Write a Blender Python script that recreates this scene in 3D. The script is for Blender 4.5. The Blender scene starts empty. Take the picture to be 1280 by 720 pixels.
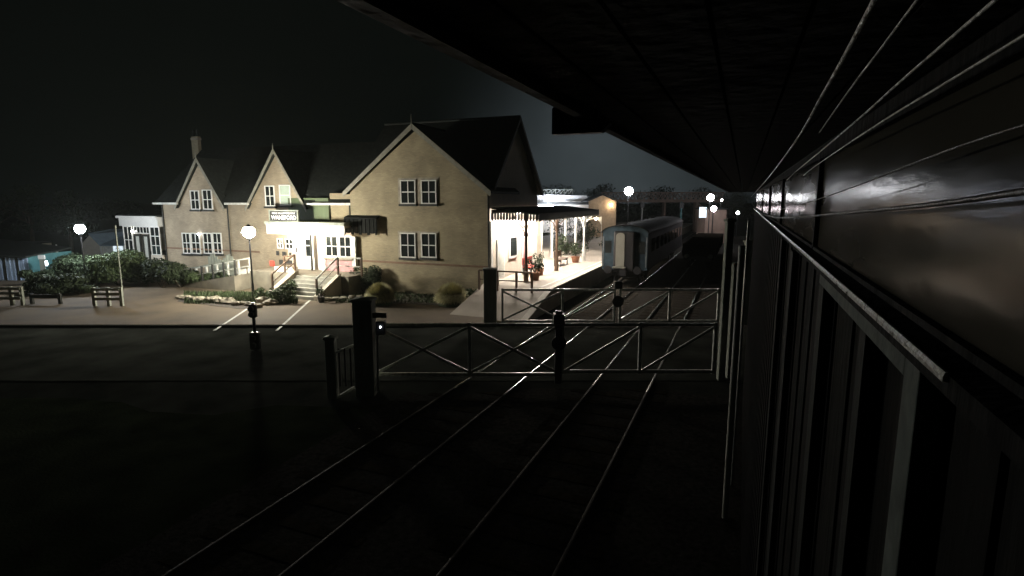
import bpy, math, random
from mathutils import Vector, Matrix
R = math.radians
sc = bpy.context.scene
col = sc.collection
random.seed(7)

# ------------------------------------------------------------------ camera and frames
FPX, H = 700.0, 5.2                       # focal length in px of a 1280 px frame, camera height
PITCH = math.atan(110.0 / FPX)
AZ = math.atan(290.0 * math.cos(PITCH) / FPX)     # heading of the railway right of the view axis
CA, SA = math.cos(AZ), math.sin(AZ)
cd = bpy.data.cameras.new('camera'); cam = bpy.data.objects.new('camera', cd); col.objects.link(cam)
cam.location = (0, 0, H); cam.rotation_euler = (R(90) - PITCH, 0, 0)
cd.sensor_width = 36; cd.lens = 36 * FPX / 1280; cd.clip_start = 0.02; cd.clip_end = 1500
sc.camera = cam

def T(l, s, z): return Vector((l * CA + s * SA, -l * SA + s * CA, z))     # track frame -> world
def I(x, y, z): return Vector((x, y, z))
HL, HS = -12.16, 26.36
def HF(x, y, z): return T(x + HL, y + HS, z)                               # house frame -> world
def ray(px, py):
    u, w = px - 640, 360 - py
    return Vector((u, FPX * math.cos(PITCH) + w * math.sin(PITCH), -FPX * math.sin(PITCH) + w * math.cos(PITCH)))
def G(px, py, z=0.0):
    d = ray(px, py); k = (z - H) / d.z; return Vector((k * d.x, k * d.y, z))
def PY(px, py, y):
    d = ray(px, py); k = y / d.y; return (k * d.x, H + k * d.z)
def PS(px, py, s):
    d = ray(px, py); dl = d.x * CA - d.y * SA; ds = d.x * SA + d.y * CA; k = s / ds; return (k * dl, H + k * d.z)
def PL(px, py, l):
    d = ray(px, py); dl = d.x * CA - d.y * SA; ds = d.x * SA + d.y * CA; k = l / dl; return (k * ds, H + k * d.z)
def F(px, py, y=0.0):
    l, z = PS(px, py, HS + y); return (l - HL, z)
def G2(px, py, z=0.0):
    g = G(px, py, z); return (g.x * CA - g.y * SA, g.x * SA + g.y * CA)   # (l, s)

# ------------------------------------------------------------------ mesh builder
class MB:
    def __init__(s, f=I): s.v = []; s.f = []; s.fr = f; s.sm = []
    def add(s, vs, fs, smooth=False):
        b = len(s.v); s.v += [s.fr(*p) for p in vs]; s.f += [tuple(b + i for i in q) for q in fs]; s.sm += [smooth] * len(fs)
        return s
    def box(s, x0, x1, y0, y1, z0, z1):
        x0, x1 = min(x0, x1), max(x0, x1); y0, y1 = min(y0, y1), max(y0, y1); z0, z1 = min(z0, z1), max(z0, z1)
        return s.add([(x0,y0,z0),(x1,y0,z0),(x1,y1,z0),(x0,y1,z0),(x0,y0,z1),(x1,y0,z1),(x1,y1,z1),(x0,y1,z1)],
                     [(0,3,2,1),(4,5,6,7),(0,1,5,4),(1,2,6,5),(2,3,7,6),(3,0,4,7)])
    def slab(s, pts, vec):
        n = len(pts); q = [tuple(p[i] + vec[i] for i in range(3)) for p in pts]
        return s.add([tuple(p) for p in pts] + q, [tuple(reversed(range(n))), tuple(range(n, 2 * n))] + [(i, (i + 1) % n, n + (i + 1) % n, n + i) for i in range(n)])
    def quad(s, a, b, c, d): return s.add([a, b, c, d], [(0, 1, 2, 3)])
    def tube(s, p, q, r, n=10, r2=None, smooth=True):
        return s.path([p, q], [r, r if r2 is None else r2], n, smooth)
    def path(s, pts, rs, n=8, smooth=True):
        if not isinstance(rs, (list, tuple)): rs = [rs] * len(pts)
        P = [Vector(p) for p in pts]; vs = []; fs = []
        for i, p in enumerate(P):
            d = (P[min(i + 1, len(P) - 1)] - P[max(i - 1, 0)]).normalized()
            a = d.cross(Vector((0, 0, 1)) if abs(d.z) < .9 else Vector((1, 0, 0))).normalized(); b = d.cross(a)
            for k in range(n):
                t = 2 * math.pi * k / n; vs.append(tuple(p + (a * math.cos(t) + b * math.sin(t)) * rs[i]))
        for i in range(len(P) - 1):
            for k in range(n):
                fs.append((i * n + k, i * n + (k + 1) % n, (i + 1) * n + (k + 1) % n, (i + 1) * n + k))
        s.add(vs, fs, smooth)
        s.add([vs[k] for k in range(n)], [tuple(reversed(range(n)))]); s.add([vs[(len(P) - 1) * n + k] for k in range(n)], [tuple(range(n))])
        return s
    def bar(s, p, q, w, h):          # square bar from p to q, width w (sideways) and height h
        P, Q = Vector(p), Vector(q); d = (Q - P).normalized()
        up = Vector((0, 0, 1)) if abs(d.z) < .95 else Vector((0, 1, 0))
        a = d.cross(up).normalized() * (w / 2); b = a.cross(d).normalized() * (h / 2)
        vs = [P - a - b, P + a - b, P + a + b, P - a + b, Q - a - b, Q + a - b, Q + a + b, Q - a + b]
        return s.add([tuple(v) for v in vs], [(0,3,2,1),(4,5,6,7),(0,1,5,4),(1,2,6,5),(2,3,7,6),(3,0,4,7)])
    def ball(s, c, r, n=10, m=7, rough=0.0, rnd=random):
        rx, ry, rz = r if isinstance(r, (list, tuple)) else (r, r, r); vs = []; fs = []
        for i in range(m + 1):
            a = math.pi * i / m
            for k in range(n):
                t = 2 * math.pi * k / n; e = 1 + rnd.uniform(-rough, rough)
                vs.append((c[0] + rx * e * math.sin(a) * math.cos(t), c[1] + ry * e * math.sin(a) * math.sin(t), c[2] + rz * e * math.cos(a)))
        for i in range(m):
            for k in range(n): fs.append((i * n + k, (i + 1) * n + k, (i + 1) * n + (k + 1) % n, i * n + (k + 1) % n))
        return s.add(vs, fs, rough == 0)
    def disc(s, c, r, axis='y', t=.02, n=24):
        d = {'x': (t, 0, 0), 'y': (0, t, 0), 'z': (0, 0, t)}[axis]; pts = []
        for k in range(n):
            a = 2 * math.pi * k / n; u, w = r * math.cos(a), r * math.sin(a)
            pts.append({'x': (c[0], c[1] + u, c[2] + w), 'y': (c[0] + u, c[1], c[2] + w), 'z': (c[0] + u, c[1] + w, c[2])}[axis])
        return s.slab(pts, d)
    def build(s, name, mat, parent=None, bevel=0, **tags):
        inv = parent_matrix(parent).inverted() if parent is not None else None
        if parent is None:
            c = Vector((sum(v.x for v in s.v) / len(s.v), sum(v.y for v in s.v) / len(s.v), min(v.z for v in s.v)))
            inv = Matrix.Translation(-c)
        me = bpy.data.meshes.new(name); me.from_pydata([inv @ v for v in s.v], [], s.f)
        me.polygons.foreach_set('use_smooth', s.sm); me.materials.append(mat); me.update()
        o = bpy.data.objects.new(name, me); col.objects.link(o)
        if parent is not None: o.parent = parent; WM[o.name] = parent_matrix(parent)
        else: o.location = c; WM[o.name] = Matrix.Translation(c)
        if bevel:
            b = o.modifiers.new('b', 'BEVEL'); b.width = bevel; b.segments = 2; b.limit_method = 'ANGLE'
        for k, v in tags.items(): o[k] = v
        return o
WM = {}
def parent_matrix(o): return WM[o.name]
def empty(name, loc, rz=0.0, label=None, category=None, group=None):
    o = bpy.data.objects.new(name, None); col.objects.link(o); o.location = loc; o.rotation_euler = (0, 0, rz); o.empty_display_size = .2
    WM[o.name] = Matrix.Translation(Vector(loc)) @ Matrix.Rotation(rz, 4, 'Z')
    if label: o['label'] = label; o['category'] = category
    if group: o['group'] = group
    return o
def copy_tree(o, loc, rz=None, label=None, scale=None, parent=None):
    c = o.copy(); col.objects.link(c)
    if parent is None:
        c.location = loc
        if rz is not None: c.rotation_euler = (0, 0, rz)
        if label: c['label'] = label
        if scale: c.scale = scale
    else: c.parent = parent
    for ch in [x for x in bpy.data.objects if x.parent == o]: copy_tree(ch, None, parent=c)
    return c
def S(o): o['kind'] = 'structure'; return o

# ------------------------------------------------------------------ materials
def mat(name, c, rough=.7, metal=0.0, var=.25, scale=3.0, bump=.0, bscale=30.0, spec=.5, brick=None, stretch=None, coat=0.0):
    m = bpy.data.materials.new(name); m.use_nodes = True; nt = m.node_tree; N = nt.nodes; L = nt.links
    p = N['Principled BSDF']; p.inputs['Roughness'].default_value = rough; p.inputs['Metallic'].default_value = metal
    p.inputs['Specular IOR Level'].default_value = spec; p.inputs['Coat Weight'].default_value = coat
    tc = N.new('ShaderNodeTexCoord'); src = tc.outputs['Object']
    if stretch:
        mp = N.new('ShaderNodeMapping'); mp.inputs['Scale'].default_value = stretch; L.new(src, mp.inputs['Vector']); src = mp.outputs['Vector']
    n1 = N.new('ShaderNodeTexNoise'); n1.inputs['Scale'].default_value = scale; n1.inputs['Detail'].default_value = 6; L.new(src, n1.inputs['Vector'])
    cr = N.new('ShaderNodeValToRGB'); cr.color_ramp.elements[0].position = .3; cr.color_ramp.elements[1].position = .7
    cr.color_ramp.elements[0].color = tuple(x * (1 - var) for x in c) + (1,); cr.color_ramp.elements[1].color = tuple(min(1, x * (1 + var)) for x in c) + (1,)
    L.new(n1.outputs['Fac'], cr.inputs['Fac']); out = cr.outputs['Color']
    hb = None
    if brick:
        # bricks laid on vertical faces: u = along wall (x or y by normal), v = z
        sx = N.new('ShaderNodeSeparateXYZ'); L.new(tc.outputs['Object'], sx.inputs[0])
        ad = N.new('ShaderNodeMath'); ad.operation = 'ADD'; L.new(sx.outputs['X'], ad.inputs[0]); L.new(sx.outputs['Y'], ad.inputs[1])
        cx = N.new('ShaderNodeCombineXYZ'); L.new(ad.outputs[0], cx.inputs['X']); L.new(sx.outputs['Z'], cx.inputs['Y'])
        bt = N.new('ShaderNodeTexBrick'); L.new(cx.outputs[0], bt.inputs['Vector']); bt.inputs['Scale'].default_value = 1
        bt.inputs['Brick Width'].default_value = brick[0]; bt.inputs['Row Height'].default_value = brick[1]; bt.inputs['Mortar Size'].default_value = brick[2]
        bt.inputs['Color1'].default_value = (1.08, 1.06, 1.02, 1); bt.inputs['Color2'].default_value = (.84, .83, .82, 1); bt.inputs['Mortar'].default_value = (.86, .87, .9, 1)
        mx = N.new('ShaderNodeMix'); mx.data_type = 'RGBA'; mx.blend_type = 'MULTIPLY'; mx.inputs['Factor'].default_value = 1
        L.new(out, mx.inputs[6]); L.new(bt.outputs['Color'], mx.inputs[7]); out = mx.outputs[2]; hb = bt.outputs['Fac']
    L.new(out, p.inputs['Base Color'])
    if bump:
        n2 = N.new('ShaderNodeTexNoise'); n2.inputs['Scale'].default_value = bscale; n2.inputs['Detail'].default_value = 8; L.new(src, n2.inputs['Vector'])
        b = N.new('ShaderNodeBump'); b.inputs['Strength'].default_value = bump; b.inputs['Distance'].default_value = .02
        L.new(n2.outputs['Fac'], b.inputs['Height']); L.new(b.outputs['Normal'], p.inputs['Normal'])
        rr = N.new('ShaderNodeMapRange'); rr.inputs['To Min'].default_value = max(.03, rough - .12); rr.inputs['To Max'].default_value = min(1, rough + .12)
        L.new(n1.outputs['Fac'], rr.inputs['Value']); L.new(rr.outputs[0], p.inputs['Roughness'])
    return m
def emis(name, c, st):
    m = bpy.data.materials.new(name); m.use_nodes = True; p = m.node_tree.nodes['Principled BSDF']
    p.inputs['Base Color'].default_value = tuple(c) + (1,); p.inputs['Emission Color'].default_value = tuple(c) + (1,); p.inputs['Emission Strength'].default_value = st
    return m

M = dict(
    brick=mat('buff_brick', (.36, .305, .20), .9, var=.22, scale=.9, bump=.35, bscale=40, brick=(.225, .075, .012)),
    brickpink=mat('pinkish_buff_brick', (.38, .315, .225), .9, var=.22, scale=.9, bump=.3, bscale=40, brick=(.225, .075, .012)),
    plinth=mat('brown_brick', (.24, .15, .10), .85, var=.2, scale=2, bump=.3, brick=(.225, .075, .012)),
    render=mat('cream_render', (.62, .56, .47), .8, var=.08, bump=.15),
    slate=mat('dark_slate', (.024, .028, .026), .75, var=.35, scale=6, bump=.5, bscale=12, spec=.15, brick=(.3, .2, .01)),
    verge=mat('verge_board', (.27, .26, .21), .6, var=.2, scale=5),
    white=mat('white_paint', (.80, .79, .75), .45, var=.06, scale=4, bump=.1),
    offwhite=mat('weathered_white_paint', (.62, .62, .57), .55, var=.2, scale=6, bump=.2),
    green=mat('olive_green', (.085, .115, .055), .6, var=.2, scale=2, stretch=(1, 1, .2)),
    greenlt=mat('pale_green_blind', (.42, .5, .42), .7, var=.08),
    dark=mat('dark_timber', (.025, .026, .022), .7, var=.3, bump=.3, stretch=(1, 1, .2)),
    brown=mat('brown_timber', (.10, .06, .035), .7, var=.3, bump=.3, bscale=20),
    glass=mat('window_glass', (.018, .022, .022), .06, var=.2, spec=.6),
    boxglass=mat('old_rippled_glass', (.015, .018, .015), .14, var=.5, scale=4, bump=.12, bscale=9, spec=.9, stretch=(.3, .3, 1)),
    curtain=mat('white_curtain', (.55, .56, .5), .9, var=.15),
    asphalt=mat('asphalt_road', (.042, .045, .040), .95, var=.45, scale=.7, bump=.6, bscale=60, spec=0),
    gravel=mat('brown_forecourt', (.115, .085, .052), .9, var=.28, scale=.6, bump=.6, bscale=40),
    paint=mat('road_paint', (.62, .62, .58), .7, var=.3, scale=5),
    soil=mat('dark_soil', (.05, .04, .03), .95, var=.4, scale=2, bump=.8, bscale=15),
    ballast=mat('track_ballast', (.035, .033, .03), .95, var=.5, scale=9, bump=1.0, bscale=22, spec=0),
    field=mat('rough_grass_ground', (.02, .025, .015), .95, var=.5, scale=1, bump=.8, bscale=15, spec=0),
    paving=mat('platform_paving', (.36, .32, .27), .8, var=.15, scale=1.2, bump=.3, bscale=30),
    coping=mat('platform_coping', (.60, .57, .50), .8, var=.15, scale=3, bump=.2),
    stone=mat('pale_stone', (.36, .32, .25), .9, var=.3, scale=3, bump=.5, bscale=10),
    concrete=mat('step_concrete', (.30, .29, .25), .9, var=.2, scale=3, bump=.3),
    rail=mat('polished_rail_steel', (.75, .75, .74), .19, metal=1.0, var=.35, scale=.9, bump=.03),
    dullrail=mat('dull_rail_steel', (.20, .19, .17), .36, metal=1.0, var=.9, scale=1.1, bump=.04),
    dimrail=mat('dimmed_near_rail', (.04, .034, .028), .75, metal=.1, var=.97, scale=1.3, bump=.1, spec=.2),  # rail steel darkened and dulled where its glints fade near the camera
    railside=mat('rusty_steel', (.05, .035, .025), .8, var=.3, scale=8, bump=.3),
    gatew=mat('gate_paint_worn', (.72, .72, .68), .3, var=.35, scale=7, bump=.15, coat=.3),
    post=mat('grey_gate_post', (.28, .30, .25), .75, var=.25, scale=5, bump=.3, stretch=(1, 1, .15)),
    black=mat('black_iron', (.02, .02, .022), .4, var=.2, scale=8, bump=.1),
    steel=mat('galvanised_steel', (.40, .41, .40), .45, metal=.7, var=.15, scale=8),
    red=mat('red_paint', (.55, .06, .04), .5, var=.15),
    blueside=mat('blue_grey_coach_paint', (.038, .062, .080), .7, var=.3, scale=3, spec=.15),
    coachside=mat('shaded_coach_side', (.012, .017, .02), .7, var=.2, scale=2, spec=.2),  # coach blue darkened for the side that falls in shade
    coachroof=mat('coach_roof_grey', (.028, .03, .03), .75, var=.3, scale=3, spec=.12),
    gangway=mat('cream_gangway_door', (.24, .24, .20), .5, var=.08),
    paleblue=mat('pale_blue_sheeting', (.42, .52, .66), .55, var=.1, scale=2, stretch=(3, 3, .2)),
    teal=mat('teal_paint', (.07, .20, .21), .5, var=.15),
    blueroof=mat('blue_metal_roof', (.26, .34, .40), .5, var=.12),
    leaf=mat('dark_leaf', (.03, .045, .02), .7, var=.5, scale=5, spec=.3),
    leafmid=mat('garden_leaf', (.06, .088, .036), .65, var=.45, scale=6, spec=.3),
    blade=mat('pale_grass_blade', (.52, .49, .28), .8, var=.35, scale=8, spec=.3),
    bark=mat('bark', (.08, .06, .04), .9, var=.3, bump=.5),
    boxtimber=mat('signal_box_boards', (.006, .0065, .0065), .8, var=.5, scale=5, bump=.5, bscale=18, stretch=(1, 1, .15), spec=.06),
    boxframe=mat('grey_painted_sash', (.13, .15, .14), .7, var=.35, scale=12, bump=.2, spec=.08),
    deckc=mat('deck_concrete', (.20, .18, .14), .9, var=.25, scale=2, bump=.3),
    sleeper=mat('old_sleeper_timber', (.03, .026, .02), .95, var=.5, scale=6, bump=.8, bscale=25, spec=0),
    boxbatten=mat('dark_painted_batten', (.022, .025, .024), .7, var=.4, scale=12, bump=.2, spec=.08),
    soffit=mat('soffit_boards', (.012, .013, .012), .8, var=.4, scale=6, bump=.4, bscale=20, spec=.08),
    sillm=mat('sill_highlight', (.26, .26, .245), .3, var=.4, scale=30, bump=.5, bscale=60),
    cable=mat('black_cable', (.04, .035, .03), .38, var=.3, scale=20, bump=.3, bscale=90),
    cablew=mat('glint_pale_cable', (.75, .70, .62), .3, var=.5, scale=40, bump=.4, bscale=120),  # pale colour stands in for bright glints along the eave
    tan=mat('tan_cladding', (.35, .25, .15), .8, var=.2),
    bridge=mat('footbridge_paint', (.30, .21, .17), .6, var=.25, scale=1),
    signblack=mat('black_sign_board', (.03, .03, .03), .5, var=.1),
    poster=mat('pink_poster', (.55, .30, .30), .6, var=.2, scale=6),
    person=mat('dark_cloth', (.05, .04, .04), .9),
    terracotta=mat('terracotta', (.30, .13, .07), .8),
    lit_white=emis('lit_sign_face', (.80, .92, 1.0), .9),
    text=emis('glowing_letters', (1, 1, 1), .3),  # white lettering given its own glow to read bright, no lamp behind it
    e_main=emis('main_lamp_glow', (1.0, .95, .80), 800),
    e_left=emis('left_lamp_glow', (.86, .93, 1.0), 480),
    e_porch=emis('porch_lamp_glow', (1.0, .82, .62), 1000),
    e_porch2=emis('porch_fascia_lamp_glow', (1.0, .88, .74), 110),
    e_can=emis('canopy_tube_glow', (1.0, .89, .78), 760),
    e_far=emis('far_lamp_glow', (.95, .96, 1.0), 130),
    e_farpink=emis('far_pink_lamp_glow', (1.0, .86, .90), 80),
    e_tube=emis('fluorescent_tube_glow', (.78, .84, 1.0), 110),
    e_warm=emis('warm_lamp_glow', (1.0, .78, .55), 70),
    e_dim=emis('lamp_and_glint_glow', (.85, .92, 1.0), 30),
    e_lobby=emis('lobby_lamp_glow', (.95, .95, .85), 60),
)

def grimy(m, keep):
    nt = m.node_tree; N = nt.nodes; L = nt.links; p = N['Principled BSDF']; o = N['Material Output']
    d = N.new('ShaderNodeBsdfDiffuse'); d.inputs['Color'].default_value = (.05, .047, .038, 1); mx = N.new('ShaderNodeMixShader')
    tc = N.new('ShaderNodeTexCoord'); mp = N.new('ShaderNodeMapping'); mp.inputs['Scale'].default_value = (1.2, .5, 3); nz = N.new('ShaderNodeTexNoise'); nz.inputs['Scale'].default_value = 3; nz.inputs['Detail'].default_value = 8
    L.new(tc.outputs['Object'], mp.inputs['Vector']); L.new(mp.outputs['Vector'], nz.inputs['Vector']); rr = N.new('ShaderNodeMapRange'); rr.inputs['From Min'].default_value = .3; rr.inputs['From Max'].default_value = .7
    rr.inputs['To Min'].default_value = 1 - keep * 1.5; rr.inputs['To Max'].default_value = 1 - keep * .5; L.new(nz.outputs['Fac'], rr.inputs['Value']); L.new(rr.outputs[0], mx.inputs[0])
    L.new(p.outputs[0], mx.inputs[1]); L.new(d.outputs[0], mx.inputs[2]); L.new(mx.outputs[0], o.inputs['Surface'])
grimy(M['boxglass'], .19)

# ------------------------------------------------------------------ world
w = bpy.data.worlds.new('World'); sc.world = w; w.use_nodes = True; nt = w.node_tree; N = nt.nodes; L = nt.links
bg = N['Background']; bg.inputs['Strength'].default_value = 1.0
tc = N.new('ShaderNodeTexCoord')
gd = ray(768, 225).normalized()
dp = N.new('ShaderNodeVectorMath'); dp.operation = 'DOT_PRODUCT'; dp.inputs[1].default_value = gd; L.new(tc.outputs['Generated'], dp.inputs[0])
mr = N.new('ShaderNodeMapRange'); mr.inputs['From Min'].default_value = .92; mr.inputs['From Max'].default_value = 1.0; L.new(dp.outputs['Value'], mr.inputs['Value'])
pw = N.new('ShaderNodeMath'); pw.operation = 'POWER'; pw.inputs[1].default_value = 4.0; L.new(mr.outputs[0], pw.inputs[0])
nz = N.new('ShaderNodeTexNoise'); nz.inputs['Scale'].default_value = 5; nz.inputs['Detail'].default_value = 5; L.new(tc.outputs['Generated'], nz.inputs['Vector'])
ml = N.new('ShaderNodeMath'); ml.operation = 'MULTIPLY'; L.new(pw.outputs[0], ml.inputs[0]); L.new(nz.outputs['Fac'], ml.inputs[1])
sky = N.new('ShaderNodeTexSky'); sky.sky_type = 'NISHITA'; sky.sun_disc = False; sky.sun_elevation = R(-4); sky.sun_rotation = R(160)
mx = N.new('ShaderNodeMix'); mx.data_type = 'RGBA'; L.new(ml.outputs[0], mx.inputs['Factor'])
mx.inputs[6].default_value = (.0014, .0021, .0017, 1); mx.inputs[7].default_value = (.085, .105, .115, 1)
sk = N.new('ShaderNodeMix'); sk.data_type = 'RGBA'; sk.blend_type = 'ADD'; sk.inputs['Factor'].default_value = .003
L.new(mx.outputs[2], sk.inputs[6]); L.new(sky.outputs[0], sk.inputs[7]); L.new(sk.outputs[2], bg.inputs['Color'])

# ------------------------------------------------------------------ ground, road, tracks bed
b = MB(); b.quad((-600, -100, -.16), (600, -100, -.16), (600, 900, -.16), (-600, 900, -.16)); S(b.build('ground', M['field']))
YN, YF = 15.7, 22.6
b = MB(); b.box(-90, 60, YN, YF, -.3, 0); S(b.build('road', M['asphalt']))
rnd = random.Random(31); vp = [(-90, YN - .002, -.012)]; x = -90
top_ = [(-90 + 1.5 * i, YN - .002, -.014) for i in range(101)]; bot = [(-90 + 1.5 * i, 13.6 + rnd.uniform(-.9, .9), -.19) for i in range(101)]
b = MB(); b.add(top_ + bot, [(i, i + 1, 102 + i, 101 + i) for i in range(100)]); S(b.build('roadside_verge', M['asphalt']))
kb = MB(); kb.box(-90, -9.6 + 6.0, YF + .002, YF + .15, -.2, .09); S(kb.build('kerb', M['asphalt']))
# forecourt: between kerb and house
fc = MB(); c0 = HF(-40, -.2, 0); c1 = HF(.8, -.2, 0)
fc.slab([(-60, YF + .152, .05), (c1.x - .3, YF + .152, .05), (c1.x, c1.y, .05), (c0.x, c0.y, .05), (-60, c0.y, .05)], (0, 0, -.18)); S(fc.build('forecourt', M['gravel']))
for a_, b_ in (((268, 413), (309, 386)), ((346, 413), (391, 372)), ((352, 386), (372, 377))):
    p, q = G(*a_, .055), G(*b_, .055)
    if a_[0] == 352: continue
    S(MB().bar(p, q, .11, .006).build('road_marking', M['paint']))
bl = MB(T); bl.box(-8.35, 1.2, 2, 150, -.4, -.075); S(bl.build('track_bed', M['ballast']))
S(MB(T).box(-8.3, .2, 2, 2.5, -.4, -.074).build('track_bed_edge', M['ballast']))
# platform
pf = MB(T)
pf.slab([(-8.4, 21.9, .0), (-8.4, 25.7, .95), (-8.4, 110, .95), (-8.4, 110, -.3), (-8.4, 21.9, -.3)], (-3.72, 0, 0)); S(pf.build('platform', M['paving']))
pf = MB(T); pf.box(-22, -12.13, 34.2, 110, -.3, .949); S(pf.build('platform_forecourt', M['paving']))
cp = MB(T); cp.slab([(-8.36, 21.9, .012), (-8.36, 25.7, .962), (-8.36, 110, .962), (-8.36, 110, .90), (-8.36, 25.7, .90), (-8.36, 21.9, -.02)], (-.30, 0, 0)); S(cp.build('platform_coping', M['coping']))
wl = MB(T); wl.slab([(-8.95, 25.7, .962), (-8.95, 110, .962), (-8.95, 110, .954), (-8.95, 25.7, .954)], (-.1, 0, 0)); S(wl.build('platform_line', M['paint']))

# ------------------------------------------------------------------ railway tracks
def track(c, s0, s1, lab):
    r = empty('railway_track', T(c, s0, -.1), -AZ, lab, 'railway track', 'railway tracks over the crossing')
    for k in (-1, 1):
        x = c + k * .7525
        prof = [(-.036, -.03), (-.036, -.002), (-.028, .008), (-.012, .013), (.012, .013), (.028, .008), (.036, -.002), (.036, -.03)]
        for sa, sb_, mt in ((s0, s0 + (9.3 if c < -5 else 12), 'dimrail'), (s0 + (9.305 if c < -5 else 12.005), s1, 'rail' if c < -5 else 'dullrail')):  # near stretch takes the dimmed steel, its missing glint put into the colour
            m = MB(T); vs = [(x + a, s, z) for s in (sa, sb_) for a, z in prof]; n = len(prof)
            m.add(vs, [(i, i + 1, n + i + 1, n + i) for i in range(n - 1)], True); hd = m.build('rail', M[mt], r)
        m = MB(T); m.box(x - .01, x + .01, s0, s1, -.11, -.028); m.box(x - .065, x + .065, s0, s1, -.125, -.108)
        m.build('web', M['railside'], hd)
    m = MB(T); m.box(c - 1.25, c + 1.25, s0 + .3, s0 + .55, -.2, -.066); s_ = m.build('sleeper', M['sleeper'], r)
    n = 0; s = s0 + .7
    while n < 70 and s < s1:
        y = T(c, s, 0).y
        if not (YN - .8 < y < YF + .8):
            k = s_.copy(); col.objects.link(k); k.parent = r; k.location = (0, s - s0, 0)
        s += .7; n += 1
    return r
track(-6.45, 4, 108, 'railway track nearest the platform, polished rails leading under the coach')
track(-2.9, 3, 108, 'dull railway track nearest the signal box wall')

# ------------------------------------------------------------------ station building
hr = empty('station_building', HF(-8, 0, 0), -AZ, 'buff brick station building with gabled wings, slate roof and lit white entrance porch', 'station building')
XL = F(440, 300)[0]; XW = F(205, 290, .5)[0]; D = 7.6; EZ = 5.75; RZ = 9.7; RY = 3.9
apx, apz = F(523, 158)
apx = (XL + 0) / 2 + .05
m = MB(HF); m.slab([(XL, 0, .05), (0, 0, .05), (0, 0, EZ), (apx, 0, apz - .25), (XL, 0, EZ)], (0, .3, 0)); m.build('front_wall', M['brick'], hr)
m = MB(HF); m.slab([(0, .302, .05), (0, D, .05), (0, D, EZ), (0, RY, RZ - .15), (0, .302, EZ)], (-.3, 0, 0)); m.build('side_wall', M['render'], hr)
m = MB(HF); m.box(XL, XL + .3, .302, D, .05, EZ - .1); m.box(XL + .3, -.3, D - .3, D, .05, EZ); m.build('rear_wall', M['brick'], hr)
m = MB(HF); m.box(XW, XL - .002, .5, .8, .05, 5.1); m.box(XW, XW + .3, .8, 8, .05, 5.1); m.box(XW, XL, 7.8, 8, .05, 5.1); m.build('wing_wall', M['brickpink'], hr)
m = MB(HF); pz = F(608, 335)[1]
m.box(XL - .0, .03, -.035, -.001, pz, pz + .11); m.build('string_course', M['plinth'], hr)
m = MB(HF); m.box(XW - .02, F(325, 320, .5)[0], .465, .498, pz + .18, pz + .29); m.build('string_course', M['plinth'], hr)
# roofs
m = MB(HF); t = .12; ov = .3
m.slab([(XL - .2, -.02 + .3, EZ), (.28, .28, EZ), (.28, RY, RZ), (XL - .2, RY, RZ)], (0, 0, t))
m.slab([(XL - .2, RY, RZ), (.28, RY, RZ), (.28, D + .3, EZ - .25), (XL - .2, D + .3, EZ - .25)], (0, 0, t))
k = (apz - EZ) / (apx - XL) * ov
m.slab([(XL - ov, -.22, EZ - k), (apx, -.22, apz), (apx, RY - .1, apz), (XL - ov, RY - .1, EZ - k)], (0, 0, t))
m.slab([(ov, -.22, EZ - k), (apx, -.22, apz), (apx, RY - .1, apz), (ov, RY - .1, EZ - k)], (0, 0, t))
rf = m.build('roof', M['slate'], hr)
m = MB(HF); m.path([(XL - .2, RY, RZ + .12), (.28, RY, RZ + .12)], .09, 6); m.path([(apx, -.2, apz + .13), (apx, RY - .5, apz + .13)], .08, 6); m.build('ridge', M['slate'], rf)
m = MB(HF)
m.slab([(XL - ov, -.262, EZ - k - .15), (apx, -.262, apz - .15), (apx, -.262, apz + .14), (XL - ov, -.262, EZ - k + .14)], (0, .04, 0))
m.slab([(ov, -.262, EZ - k - .15), (apx + .001, -.262, apz - .15), (apx + .001, -.262, apz + .14), (ov, -.262, EZ - k + .14)], (0, .04, 0))
m.build('verge_board', M['verge'], rf)
m = MB(HF); m.tube((apx, -.24, apz - .1), (apx, -.24, apz + .62), .045, 8, .02); m.build('finial', M['verge'], rf)
# side-verge of main roof toward the platform
m = MB(HF); m.slab([(.29, -.0 + .3, EZ - .12), (.29, RY, RZ - .12), (.29, RY, RZ + .13), (.29, .3, EZ + .13)], (.03, 0, 0)); m.slab([(.29, RY, RZ - .12), (.29, D + .3, EZ - .37), (.29, D + .3, EZ - .12), (.29, RY, RZ + .13)], (.03, 0, 0)); m.build('verge_board', M['dark'], rf)
# wing roof
WE, WR = 5.1, 8.75
m = MB(HF); sl = (WR - WE + .2) / 4.0; DX = [F(p, 248, .42)[0] for p in (224, 279, 313, 381)]
for a, c, y0 in ((XW - .25, DX[0], .2), (DX[0], DX[1], .75), (DX[1], DX[2], .2), (DX[2], DX[3], .75), (DX[3], XL + .1, .2)):
    z0 = WE - .2 + sl * (y0 - .2); m.slab([(a, y0, z0), (c, y0, z0), (c, 4.2, WR), (a, 4.2, WR)], (0, 0, t))
m.slab([(XW - .25, 4.2, WR), (XL + .1, 4.2, WR), (XL + .1, 8.3, WE - .2), (XW - .25, 8.3, WE - .2)], (0, 0, t))
wr = m.build('wing_roof', M['slate'], hr)
m = MB(HF); m.slab([(XW, .5, WE), (XW, 8, WE), (XW, 4.2, WR - .05)], (.3, 0, 0)); m.build('wing_gable_wall', M['brick'], hr)
# gutters
m = MB(HF); xs = [F(p, 250, .1)[0] for p in (205, 222, 279, 311, 382, 438)]
for a, c in ((XW - .25, xs[1] - .1), (xs[2] + .1, xs[3] - .1), (xs[4] + .1, xs[5])): m.box(a, c, .06, .19, WE - .2, WE - .07)
m.build('gutter', M['offwhite'], wr)
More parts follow.
